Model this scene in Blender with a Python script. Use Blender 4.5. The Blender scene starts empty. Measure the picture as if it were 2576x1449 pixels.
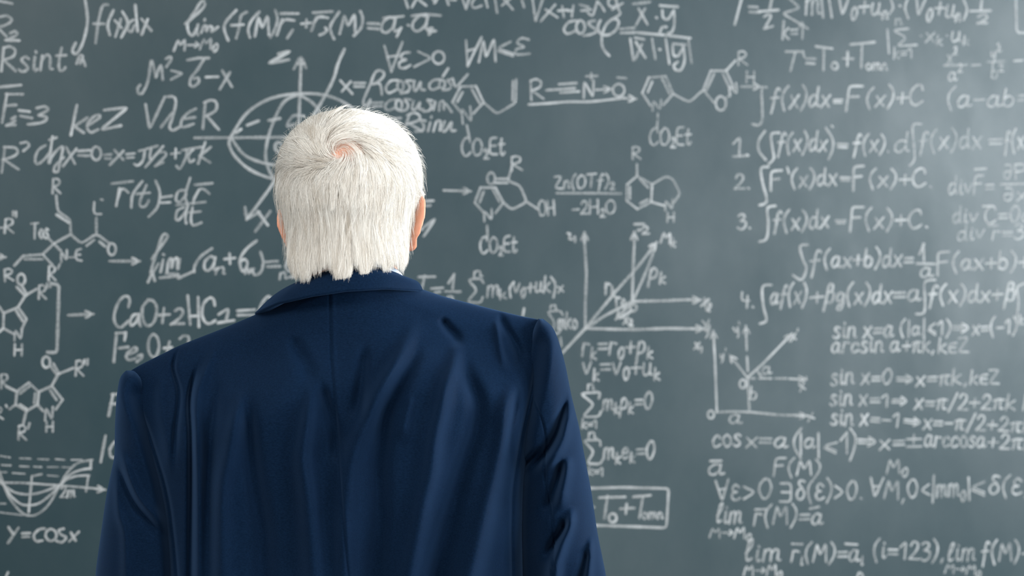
import bpy, math, random
import numpy as np
from mathutils import Vector

random.seed(7)
rng = np.random.default_rng(11)
C = bpy.context.scene.collection
S = bpy.context.scene
R = math.radians

# ------------------------------------------------------------------ camera, light, exposure
W, H, LENS = 2576, 1449, 50.0
FP = LENS / 36.0 * W                       # focal length in pixels
CAMZ = 1.50
cam_d = bpy.data.cameras.new('camera')
cam_d.sensor_width = 36.0
cam_d.lens = LENS
cam_d.clip_start = 0.05
cam_d.dof.use_dof = True
cam_d.dof.focus_distance = 1.70
cam_d.dof.aperture_fstop = LENS / 12.0     # 12 mm iris
cam = bpy.data.objects.new('camera', cam_d)
cam.location = (0, 0, CAMZ)
cam.rotation_euler = (R(90), 0, 0)
C.objects.link(cam)
S.camera = cam
S.view_settings.view_transform = 'Standard'
S.view_settings.look = 'None'
S.view_settings.gamma = 1.0
S.view_settings.exposure = 0.0
S.cycles.use_denoising = True
S.cycles.max_bounces = 8
S.cycles.transparent_max_bounces = 24

world = bpy.data.worlds.new('overcast_daylight')
world.use_nodes = True
bg = world.node_tree.nodes['Background']
bg.inputs['Color'].default_value = (0.80, 0.92, 1.0, 1)
bg.inputs['Strength'].default_value = 0.62
S.world = world

# room frame: u runs along the chalkboard wall, w comes out of it into the room
YAW = R(12)
BX, BY = 0.0, 2.75
TU = Vector((math.cos(YAW), math.sin(YAW), 0))
NW = Vector((math.sin(YAW), -math.cos(YAW), 0))
def room(u, w, z):
    return Vector((BX, BY, 0)) + TU * u + NW * w + Vector((0, 0, z))

WALL_U = 2.75                              # the window wall stands at this u
WINDOWS = [(0.75, 1.95), (2.35, 3.55), (3.95, 5.15)]      # w ranges
WZ0, WZ1 = 0.95, 2.75
def daylight(w0, w1, power):
    l = bpy.data.lights.new('window_daylight', 'AREA')
    l.shape = 'RECTANGLE'
    l.size = WZ1 - WZ0
    l.size_y = w1 - w0
    l.energy = power
    l.color = (0.90, 0.96, 1.0)
    o = bpy.data.objects.new('window_daylight', l)
    p = room(WALL_U + 0.16, (w0 + w1) / 2, (WZ0 + WZ1) / 2)
    o.location = p
    o.rotation_euler = (-TU).to_track_quat('-Z', 'Y').to_euler()
    # keep the long side vertical
    q = (-TU).to_track_quat('-Z', 'X')
    o.rotation_euler = q.to_euler()
    C.objects.link(o)
for (w0, w1), pw in zip(WINDOWS, (152, 132, 185)):
    daylight(w0, w1, pw)
# added soft fill for hair and back, high behind the camera, no real fixture
cl = bpy.data.lights.new('fill_light', 'AREA')
cl.shape = 'RECTANGLE'; cl.size = 2.4; cl.size_y = 1.2
cl.energy = 92
cl.color = (1.0, 0.95, 0.88)
clo = bpy.data.objects.new('fill_light', cl)
clo.location = room(-1.3, 2.9, 3.05)
C.objects.link(clo)

SUIT_LO, SUIT_HI = (0.0010, 0.0052, 0.0155), (0.0034, 0.0120, 0.0325)
HAIR_LO, HAIR_MID, HAIR_HI = (0.50, 0.43, 0.35), (0.80, 0.75, 0.685), (0.87, 0.84, 0.79)

# ------------------------------------------------------------------ helpers
def ray(px, py):
    return Vector(((px - W / 2) / FP, 1.0, -(py - H / 2) / FP))
def at(px, py, D):
    return Vector((0, 0, CAMZ)) + ray(px, py) * D
def atn(px, py, D):
    px = np.asarray(px, float); py = np.asarray(py, float); D = np.asarray(D, float)
    px, py, D = np.broadcast_arrays(px, py, D)
    return np.stack([(px - W / 2) / FP * D, D, CAMZ - (py - H / 2) / FP * D], -1)

def mesh_obj(name, verts, faces, mat=None, parent=None, smooth=True):
    me = bpy.data.meshes.new(name)
    me.from_pydata([tuple(v) for v in verts], [], [tuple(f) for f in faces])
    me.update()
    if smooth:
        me.polygons.foreach_set('use_smooth', [True] * len(me.polygons))
    o = bpy.data.objects.new(name, me)
    C.objects.link(o)
    if mat:
        me.materials.append(mat)
    if parent:
        o.parent = parent
    return o

class MB:
    def __init__(self):
        self.v, self.f = [], []
    def add(self, vs, fs):
        k = len(self.v)
        self.v += [tuple(x) for x in vs]
        self.f += [tuple(i + k for i in f) for f in fs]
    def grid(self, P, closed_u=False, closed_v=False, cap0=False, cap1=False):
        """P: array (rows, cols, 3); columns may close into a ring"""
        n, m = P.shape[:2]
        vs = P.reshape(-1, 3)
        fs = []
        for i in range(n - 1 + (1 if closed_v else 0)):
            i2 = (i + 1) % n
            for j in range(m - 1 + (1 if closed_u else 0)):
                j2 = (j + 1) % m
                fs.append((i * m + j, i * m + j2, i2 * m + j2, i2 * m + j))
        if cap0:
            fs.append(tuple(range(m - 1, -1, -1)))
        if cap1:
            fs.append(tuple((n - 1) * m + j for j in range(m)))
        self.add(vs, fs)
    def chain(self, pts, rads, seg=14):
        """tapered tube with round ends along a chain of points"""
        pts = [Vector(p) for p in pts]
        rings = []
        n = len(pts)
        prev = None
        def frame(d):
            nonlocal prev
            if prev is None:
                a = Vector((0, 1, 0)) if abs(d.y) < 0.9 else Vector((1, 0, 0))
            else:
                a = prev
            x = (a - d * a.dot(d)).normalized()
            prev = x
            return x, d.cross(x)
        for i, (p, r) in enumerate(zip(pts, rads)):
            d = ((pts[min(i + 1, n - 1)] - pts[max(i - 1, 0)])).normalized()
            x, y = frame(d)
            if i == 0:
                for a in (85, 55, 25):
                    rings.append((p - d * r * math.sin(R(a)), r * math.cos(R(a)), x, y))
            rings.append((p, r, x, y))
            if i == n - 1:
                for a in (25, 55, 85):
                    rings.append((p + d * r * math.sin(R(a)), r * math.cos(R(a)), x, y))
        P = np.array([[list(c + x * (rr * math.cos(t)) + y * (rr * math.sin(t)))
                       for t in np.linspace(0, 2 * math.pi, seg, endpoint=False)]
                      for c, rr, x, y in rings])
        self.grid(P, closed_u=True, cap0=True, cap1=True)
    def box(self, fn, u0, u1, w0, w1, z0, z1):
        c = [fn(u, w, z) for z in (z0, z1) for (u, w) in ((u0, w0), (u1, w0), (u1, w1), (u0, w1))]
        self.add(c, [(0, 3, 2, 1), (4, 5, 6, 7), (0, 1, 5, 4), (1, 2, 6, 5), (2, 3, 7, 6), (3, 0, 4, 7)])
    def build(self, name, mat=None, parent=None, smooth=True):
        return mesh_obj(name, self.v, self.f, mat, parent, smooth)

def tag(o, label=None, cat=None, kind=None, group=None):
    if label: o['label'] = label
    if cat: o['category'] = cat
    if kind: o['kind'] = kind
    if group: o['group'] = group
    return o
def empty(name, loc):
    o = bpy.data.objects.new(name, None)
    o.location = loc
    o.empty_display_size = 0.1
    C.objects.link(o)
    return o
def adopt(child, parent):
    child.parent = parent
    child.matrix_parent_inverse = parent.matrix_basis.inverted()

# ------------------------------------------------------------------ materials
def new_mat(name):
    m = bpy.data.materials.new(name)
    m.use_nodes = True
    nt = m.node_tree
    return m, nt, nt.nodes['Principled BSDF']
def node(nt, kind, **kw):
    n = nt.nodes.new(kind)
    for k, v in kw.items():
        if k in n.inputs.keys():
            n.inputs[k].default_value = v
        else:
            setattr(n, k, v)
    return n
def noise(nt, scale, detail=3.0, rough=0.55, stretch=None):
    tc = node(nt, 'ShaderNodeTexCoord')
    mp = node(nt, 'ShaderNodeMapping')
    if stretch:
        mp.inputs['Scale'].default_value = stretch
    nt.links.new(tc.outputs['Object'], mp.inputs['Vector'])
    n = node(nt, 'ShaderNodeTexNoise')
    n.inputs['Scale'].default_value = scale
    n.inputs['Detail'].default_value = detail
    n.inputs['Roughness'].default_value = rough
    nt.links.new(mp.outputs['Vector'], n.inputs['Vector'])
    return n
def ramp(nt, src, stops):
    r = node(nt, 'ShaderNodeValToRGB')
    els = r.color_ramp.elements
    while len(els) < len(stops):
        els.new(0.5)
    for e, (p, c) in zip(els, stops):
        e.position = p
        e.color = (c, c, c, 1) if isinstance(c, (int, float)) else (*c, 1)
    nt.links.new(src, r.inputs['Fac'])
    return r
def plain(name, col, rough=0.6, metallic=0.0, vary=0.12, scale=20):
    m, nt, b = new_mat(name)
    n = noise(nt, scale)
    lo = tuple(c * (1 - vary) for c in col); hi = tuple(min(1, c * (1 + vary)) for c in col)
    r = ramp(nt, n.outputs['Fac'], [(0.3, lo), (0.7, hi)])
    nt.links.new(r.outputs['Color'], b.inputs['Base Color'])
    b.inputs['Roughness'].default_value = rough
    b.inputs['Metallic'].default_value = metallic
    return m

def board_material():
    m, nt, b = new_mat('chalkboard_slate')
    big = noise(nt, 1.3, 5, 0.6)
    smear = noise(nt, 2.2, 6, 0.62, (1.0, 1.0, 0.45))
    fine = noise(nt, 260, 2, 0.6)
    r1 = ramp(nt, big.outputs['Fac'], [(0.25, BOARD_LO), (0.75, BOARD_HI)])
    nt.links.new(r1.outputs['Color'], b.inputs['Base Color'])
    r2 = ramp(nt, smear.outputs['Fac'], [(0.26, 0.36), (0.42, 0.50), (0.58, 0.40), (0.74, 0.54)])
    nt.links.new(r2.outputs['Color'], b.inputs['Roughness'])
    film = noise(nt, 1.7, 7, 0.68, (1.0, 1.0, 0.6))
    r3 = ramp(nt, film.outputs['Fac'], [(0.32, 0.36), (0.66, 0.66)])
    nt.links.new(r3.outputs['Color'], b.inputs['Specular IOR Level'])
    bp = node(nt, 'ShaderNodeBump')
    bp.inputs['Strength'].default_value = 0.10
    bp.inputs['Distance'].default_value = 0.0006
    nt.links.new(fine.outputs['Fac'], bp.inputs['Height'])
    nt.links.new(bp.outputs['Normal'], b.inputs['Normal'])
    return m
def chalk_material(name, lo, hi, col):
    m, nt, b = new_mat(name)
    b.inputs['Base Color'].default_value = (*col, 1)
    b.inputs['Roughness'].default_value = 0.95
    b.inputs['Specular IOR Level'].default_value = 0.1
    g = noise(nt, 420, 2, 0.7)
    p = noise(nt, 26, 2, 0.5)
    add = node(nt, 'ShaderNodeMath', operation='ADD')
    half = node(nt, 'ShaderNodeMath', operation='MULTIPLY')
    half.inputs[1].default_value = 0.45
    nt.links.new(p.outputs['Fac'], half.inputs[0])
    nt.links.new(g.outputs['Fac'], add.inputs[0])
    nt.links.new(half.outputs[0], add.inputs[1])
    r = ramp(nt, add.outputs[0], [(0.45, lo), (0.95, hi)])
    cv = node(nt, 'ShaderNodeAttribute', attribute_name='cover')
    mul = node(nt, 'ShaderNodeMath', operation='MULTIPLY', use_clamp=True)
    nt.links.new(r.outputs['Color'], mul.inputs[0]); nt.links.new(cv.outputs['Fac'], mul.inputs[1])
    nt.links.new(mul.outputs[0], b.inputs['Alpha'])
    return m
BOARD_LO, BOARD_HI = (0.006, 0.024, 0.031), (0.018, 0.040, 0.047)
M_BOARD = board_material()
M_CHALK = chalk_material('white_chalk', 0.34, 0.82, (0.47, 0.48, 0.48))
M_FAINT = chalk_material('rubbed_chalk', 0.25, 0.65, (0.52, 0.53, 0.53))
M_WALL = plain('painted_wall', (0.62, 0.63, 0.62), 0.85, vary=0.03, scale=3)
M_FLOOR = plain('vinyl_floor', (0.30, 0.28, 0.26), 0.55, vary=0.10, scale=6)
M_ALU = plain('aluminium_trim', (0.55, 0.56, 0.57), 0.38, 1.0, 0.05, 40)
M_WHITE = plain('white_paint', (0.78, 0.78, 0.77), 0.5, vary=0.02)

# ------------------------------------------------------------------ the room
m = MB(); m.box(room, -2.9, WALL_U + 0.25, -0.20, -0.04, 0, 3.1)
tag(m.build('wall_back', M_WALL, smooth=False), 'pale painted wall behind the chalkboard', 'wall', 'structure')
m = MB(); m.box(room, -2.9, WALL_U + 0.25, -0.04, 6.0, -0.12, 0.0)
tag(m.build('floor', M_FLOOR, smooth=False), 'grey brown floor of the classroom', 'floor', 'structure')
m = MB()
edges = [-0.04] + [x for w in WINDOWS for x in w] + [6.0]
for a, b_ in zip(edges[0::2], edges[1::2]):
    m.box(room, WALL_U, WALL_U + 0.25, a, b_, 0, 3.1)
for w0, w1 in WINDOWS:
    m.box(room, WALL_U, WALL_U + 0.25, w0, w1, 0, WZ0)
    m.box(room, WALL_U, WALL_U + 0.25, w0, w1, WZ1, 3.1)
tag(m.build('wall_right', M_WALL, smooth=False), 'pale painted wall with three tall windows', 'wall', 'structure')
for i, (w0, w1) in enumerate(WINDOWS):
    m = MB(); t = 0.05
    u0, u1 = WALL_U + 0.04, WALL_U + 0.10
    m.box(room, u0, u1, w0, w0 + t, WZ0, WZ1)
    m.box(room, u0, u1, w1 - t, w1, WZ0, WZ1)
    m.box(room, u0, u1, w0 + t, w1 - t, WZ0, WZ0 + t)
    m.box(room, u0, u1, w0 + t, w1 - t, WZ1 - t, WZ1)
    m.box(room, u0 + .01, u1 - .01, (w0 + w1) / 2 - .025, (w0 + w1) / 2 + .025, WZ0 + t, WZ1 - t)
    tag(m.build('window_%d' % (i + 1), M_WHITE, smooth=False), 'white window frame in the right wall', 'window', 'structure')

# ------------------------------------------------------------------ the chalkboard
BU0, BU1, BZ0, BZ1 = -2.35, 2.35, 0.80, 2.42
board = MB(); board.box(room, BU0, BU1, -0.04, 0.0, BZ0, BZ1)
board = board.build('chalkboard', M_BOARD, smooth=False)
tag(board, 'dark green grey chalkboard covered in white handwritten formulas', 'chalkboard')
fr = MB()
fr.box(room, BU0 - .04, BU1 + .04, -0.04, 0.015, BZ1, BZ1 + .04)
fr.box(room, BU0 - .04, BU1 + .04, -0.04, 0.015, BZ0 - .04, BZ0)
fr.box(room, BU0 - .04, BU0, -0.04, 0.015, BZ0, BZ1)
fr.box(room, BU1, BU1 + .04, -0.04, 0.015, BZ0, BZ1)
tag(fr.build('board_frame', M_ALU, board, smooth=False), 'aluminium frame')
ct = MB(); ct.box(room, BU0, BU1, 0.015, 0.085, BZ0 - .045, BZ0 - .032)
ct.box(room, BU0, BU1, 0.078, 0.085, BZ0 - .032, BZ0 - .02)
tag(ct.build('chalk_tray', M_ALU, board, smooth=False), 'aluminium chalk tray')

# handwriting: ten units to a capital; l = straight strokes, c = curved strokes
GL = {
'A':(7,'l0,0 3.5,10 7,0;l1.5,4 5.5,4'),
'B':(6.5,'l0,0 0,10;c0,10 5,9.5 5,6 0,5.2;c0,5.2 6,5 6,.8 0,0'),
'C':(7,'c6.2,7.6 5.6,9.8 3.2,10 .7,7.5 0,4 1.2,.6 3.6,-.2 6.5,1.8'),
'E':(6,'l5.5,10 .6,10 0,0 5.6,0;l.3,5.2 4.6,5.2'),
'F':(6.2,'l0,-.5 .8,10 6,10;l.4,5.4 4.6,5.6'),
'H':(6.6,'l.4,10 0,0;l6.2,10 6,0;l.2,4.8 6.2,5'),
'K':(6,'l.4,10 0,0;l5.6,9 .3,4.5 5.8,0'),
'L':(5.5,'l.5,10 0,0 5,.3'),
'M':(8,'l0,0 1.6,9.6 3.8,3 6.6,9.8 7.6,0'),
'N':(6.4,'l0,0 .6,10 5.4,0 6,10'),
'O':(7,'c3.4,10 .8,8 0,4.6 1.2,.6 3.4,0 5.8,1.6 6.8,5.4 5.6,9 3.4,10 2.6,9.8'),
'P':(6,'l.4,0 .4,10;c.4,10 5.2,9.8 5.4,6 .4,4.8'),
'R':(6.2,'l0,-.2 .5,10;c.4,9.6 3,10.4 5.4,8.8 4.6,6 .4,4.6;l.6,4.7 6,-.2'),
'S':(6,'c5.4,8.4 3.4,10 .8,8.4 1.6,6 4.4,4.6 5.4,2.4 3,-.2 0,1.4'),
'T':(7.4,'l0,9.6 7.4,10;l3.9,9.8 3,0'),
'V':(6.6,'l0,9.6 2.8,0 6.6,10.4'),
'X':(6.6,'l.4,9.6 6,0;l6.4,10 0,0'),
'Y':(6.4,'l0,9.6 3,5;l6.4,10 2,0'),
'Z':(6.6,'l0,9.4 6.4,10 0,.2 6.6,0'),
'a':(5.6,'c4.2,5.2 2.4,6.1 .3,4 .2,1.2 1.8,.1 3.8,2.2 4.4,5.6;c4.4,5.6 4,1.6 4.6,.3 5.8,.9'),
'b':(5,'c.8,10 .3,5 0,.6;c.2,4 2.2,6 4.4,4 3.6,.8 1.6,0 .1,1.4'),
'c':(4.6,'c4.2,4.6 3,6 1,4.8 .1,2.4 1.4,.1 4.4,1.4'),
'd':(5.4,'c4.2,5.2 2.2,6 .3,4 .3,1 1.8,0 4,2.4;c4.6,10 4.2,5 4.4,.8 5.4,.4'),
'e':(4.6,'c.6,3 3.2,3.4 4,4.8 2.6,6.2 .6,4.6 .2,2 1.6,.1 4.4,1.2'),
'f':(5,'c5,9.2 4,10.2 2.7,8.4 2,3 1,-2.6;l.4,5.2 4.4,5.4'),
'g':(5,'c4.2,5 2.2,6.2 .4,4 1.2,1.4 3.6,2.4 4.4,5.4;c4.4,5.4 4.2,0 3,-3.2 1,-3 1.6,-1 4.8,.8'),
'h':(5,'l.6,10 0,0;c.2,3.6 2,6 4,5 4,0'),
'i':(2.2,'c.9,5.8 .7,1.4 1.4,.1 2.2,.8;l1.1,8.1 1.3,7.7'),
'j':(2.6,'c2,5.8 1.6,0 .6,-2.8 -.8,-2'),
'k':(5.2,'l.9,10 0,0;l4.6,6 .4,3 5,0'),
'l':(3,'c.2,3.6 2.6,7.6 2.4,10.4 1.1,8.4 .4,3 1,.2 2.8,1.2'),
'm':(7.4,'l.4,5.8 0,0;c.3,3.8 1.7,6.1 3.2,5.2 3.2,0;c3.3,3.8 4.9,6.1 6.3,5.2 6.2,1 7.4,.5'),
'n':(5.2,'l.5,5.8 0,0;c.2,3.6 2.2,6.2 3.9,5 3.9,1 5,.4'),
'o':(4.8,'c2.4,6 .5,4.8 .2,2.4 2,0 4.2,1.6 4.2,4.4 2.4,6 1.7,5.8'),
'p':(5,'l.9,5.8 -.3,-3.8;c.6,4 2.4,6.4 4.4,4.6 3.6,1.4 .6,.6'),
'q':(5,'c4.2,5 2.2,6.2 .4,4 1.2,1 3.6,1.6 4.4,5.4;l4.4,5.6 4,-3.6'),
'r':(4.2,'l.7,5.8 0,-.2;c.2,3.2 1.4,5.6 4,5.2'),
's':(4.2,'c3.8,5.4 2.2,6.2 .7,4.8 2.6,3 3.6,1.2 1.6,-.1 0,.8'),
't':(4.2,'c2,9.4 1.2,4 1.4,.6 2.8,0 4,1.4;l0,6.2 4,6.4'),
'u':(5.2,'c.5,5.8 .1,1.6 1.6,.1 3.7,2 4.2,5.8;c4.2,5.6 4,1 5.2,.5'),
'v':(4.8,'l.2,5.8 1.9,0 4.6,6'),
'w':(6.4,'c.3,5.8 .2,.6 1.6,.2 3,2.4 3.2,5 3.3,.6 4.8,.2 6.2,5.8'),
'x':(4.8,'l.5,5.7 4.4,.1;l4.7,6 0,-.2'),
'y':(4.8,'c.3,5.8 .6,2.6 2,2.2 4,5.8;c4.2,5.8 3,.6 .8,-2.8'),
'z':(4.6,'l.2,5.6 4.4,5.8 0,.2 4.5,.2'),
'0':(5.8,'c3,10 .8,7.6 .2,4 1.8,.2 4,1 5.6,5.6 4.6,9.4 3,10 2.2,9.5'),
'1':(4,'l0,6.6 3,10 2.6,0'),
'2':(5.2,'c.6,7.6 2,9.8 4.4,8.6 3.8,5 0,.3;l0,.3 5.4,.2'),
'3':(5,'c.4,9 2.6,10.2 4.4,8.2 1.8,5.6;c1.8,5.6 5,4.6 4.2,1 1.6,-.2 0,1'),
'4':(5.2,'l.6,10 0,4.4 5,4.6;l4,7.6 3.6,0'),
'5':(5,'l4.8,10 .8,10 .5,5.8;c.5,5.8 4.2,6.4 4.6,2 1.6,-.2 0,1'),
'6':(5,'c4,10 1,7 .2,3 2,.1 4.6,2 3.4,5 .4,3.4'),
'=':(5.6,'l.3,5 5.3,5.1;l.3,2.6 5.4,2.7'),
'+':(5.6,'l0,3.8 5.6,4;l2.9,6.6 2.7,1'),
'-':(5,'l.3,3.8 4.7,3.9'),
'(':(3.4,'c3.2,10.6 .9,7.6 .3,3.4 1.9,-1.6'),
')':(3.4,'c.5,10.6 2.7,7.4 2.6,3 .3,-1.6'),
'|':(2,'l1.1,10.4 .8,-1.4'),
'/':(4.6,'l4.6,10.4 0,-1'),
'<':(5.6,'l5.2,7 .4,4 5.4,1'),
'>':(5.6,'l.3,7.2 5.2,4 .2,.8'),
'.':(2,'l.8,.3 1.1,0'),
',':(2,'l1.3,.6 .5,-1.4'),
"'":(1.8,'l1,10.6 .6,8.4'),
'*':(2.6,'l1.1,4.1 1.4,3.8'),
'\u2264':(5.8,'l5.2,8 .5,4.8 5.2,1.8;l.6,3.2 5.2,0'),
'\u21d2':(8,'l0,4.8 5.8,4.8;l0,2.6 5.8,2.6;l4.6,6.8 8,3.7 4.4,.6'),
'\u2192':(8,'l0,4 7.6,4;l5.6,6 8,4 5.4,2.2'),
'\u00b1':(5.6,'l0,6 5.4,6.2;l2.8,9 2.6,3.2;l0,1 5.6,1.2'),
'\u2200':(6.8,'l0,10 3,0 6.8,10.4;l1.4,5.6 5.2,6'),
'\u03b5':(4.6,'c4.2,6.6 2.4,8 .8,6.4 1.2,4.6 2.8,4.2;c2.8,4.2 .4,3.4 .4,.9 2.2,0 4.6,1'),
'\u2203':(5.6,'l.3,10 5.2,10 5,0 0,.2;l.8,5.2 5,5.2'),
'\u03b4':(5.2,'c4.8,9.2 2.6,9.8 1.6,8 4,5.2 4.6,2.2 2.4,0 .4,2 1.4,5 3.4,5.4'),
'\u03c0':(6.2,'c0,5.2 2.6,6.2 6.2,6;l1.9,5.8 .9,0;c4.2,6 3.9,1 5.6,.4'),
'\u03b2':(5.4,'c-.4,-4 1.2,4 2,9 4.2,9.4 4.2,6.4 2,5.4;c2,5.4 5,5.2 4.6,1.2 2.6,0 .8,1.4'),
'\u2208':(5,'c4.8,6.6 1.4,6 .3,3.4 1.4,.6 4.8,.4;l.5,3.6 4.4,3.8'),
'\u2202':(5,'c1.4,9 4,8.6 4.2,3.6 2.4,0 .4,1.6 1,4.8 4,4.4'),
'~':(0,''),
}
def catmull(pts, n=7):
    if len(pts) < 3:
        return pts
    P = [pts[0]] + list(pts) + [pts[-1]]
    out = []
    for i in range(1, len(P) - 2):
        a, b, c, d = P[i - 1], P[i], P[i + 1], P[i + 2]
        for k in range(n):
            t = k / n
            out.append(tuple(0.5 * ((2 * b[j]) + (-a[j] + c[j]) * t + (2 * a[j] - 5 * b[j] + 4 * c[j] - d[j]) * t * t
                                    + (-a[j] + 3 * b[j] - 3 * c[j] + d[j]) * t ** 3) for j in (0, 1)))
    out.append(pts[-1])
    return out
def glyph(ch):
    w, s = GL[ch]
    out = []
    for st in s.split(';'):
        if st:
            pts = [tuple(float(q) for q in p.split(',')) for p in st[1:].split()]
            out.append(catmull(pts) if st[0] == 'c' else pts)
    return w, out
def write(text, x0, y0, x1, y1, cap, slant):
    """strokes of a line of handwriting fitted between two points of its base line"""
    items, x = [], 0.0
    mode = None
    i = 0
    while i < len(text):
        ch = text[i]
        if ch in '_^':
            mode = ch; i += 1; continue
        if ch == ' ':
            x += 3.2; i += 1; continue
        w, st = glyph(ch)
        sc, dy = (0.58, -2.2) if mode == '_' else (0.55, 5.6) if mode == '^' else (1.0, 0.0)
        items.append((x, sc, dy, st))
        x += w * sc + 1.3 * (0.8 if mode else 1.0)
        mode = None
        i += 1
    total = max(x - 1.3, 0.1)
    k = cap / 10.0
    kx = (math.hypot(x1 - x0, y1 - y0)) / total
    ang = math.atan2(y1 - y0, x1 - x0)
    ca, sa = math.cos(ang), math.sin(ang)
    out = []
    for gx, sc, dy, st in items:
        jy = random.uniform(-.35, .35); js = random.uniform(.94, 1.06)
        for s in st:
            pp = []
            for (a, b) in s:
                uy = (b * sc * js + dy + jy) * k
                ux = (gx + a * sc) * kx + (b * sc + dy) * k * slant
                pp.append((x0 + ux * ca + uy * sa, y0 + ux * sa - uy * ca))
            out.append(pp)
    return out

def to_board(px, py):
    d = ray(px, py)
    o = Vector((0, 0, CAMZ))
    b0 = Vector((BX, BY, 0))
    t = (b0 - o).dot(NW) / d.dot(NW)
    p = o + d * t
    return ((p - b0).dot(TU), p.z)
def ribbon(mb, pts_px, width):
    """a low ridge of chalk along a stroke, with rounded ends"""
    P = [np.array(to_board(*p)) for p in pts_px]
    Q = [P[0]]
    for a, b in zip(P[:-1], P[1:]):
        L = np.linalg.norm(b - a)
        if L < 1e-6:
            continue
        k = max(1, int(L / 0.006))
        for i in range(1, k + 1):
            Q.append(a + (b - a) * i / k)
    if len(Q) < 2:
        Q.append(Q[0] + np.array([0.001, 0.0]))
    Q = np.array(Q)
    if len(Q) > 3:                                  # a hand does not turn sharp corners
        Qs = Q.copy()
        Qs[1:-1] = 0.25 * Q[:-2] + 0.5 * Q[1:-1] + 0.25 * Q[2:]
        Q = Qs
    d = np.gradient(Q, axis=0)
    d /= np.maximum(np.linalg.norm(d, axis=1, keepdims=True), 1e-9)
    r = width / 2
    # round ends
    pre = [(Q[0] - d[0] * r * s, d[0], c) for s, c in ((1.0, .25), (.7, .72))]
    post = [(Q[-1] + d[-1] * r * s, d[-1], c) for s, c in ((.7, .72), (1.0, .25))]
    mid = [(q, e, 1.0) for q, e in zip(Q, d)]
    rows = pre + mid + post
    lift = random.uniform(.0005, .0009)
    ph = random.uniform(0, 6)
    vs = []
    for i, (q, e, c) in enumerate(rows):
        n = np.array([-e[1], e[0]])
        ww = r * c * (1 + .10 * math.sin(i * .9 + ph) + random.uniform(-.07, .07))
        for f, h in ((1, .0002), (.55, 1), (-.55, 1), (-1, .0002)):
            p = q + n * ww * f
            vs.append(room(p[0], .0002 if h < 1 else lift, p[1]))
    fs = []
    for i in range(len(rows) - 1):
        for j in range(3):
            fs.append((i * 4 + j, i * 4 + j + 1, i * 4 + j + 5, i * 4 + j + 4))
    mb.add(vs, fs)
    c0 = random.uniform(.72, 1.12)
    n = len(rows)
    for i in range(n):
        c = c0 * (1 + .16 * math.sin(i * .35 + ph))
        mb.cover += [c * .72, c, c, c * .72]
def head(p, q, size):
    a = math.atan2(q[1] - p[1], q[0] - p[0])
    return [(q[0] - size * math.cos(a + s * .42), q[1] - size * math.sin(a + s * .42)) for s in (1, -1)]

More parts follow.
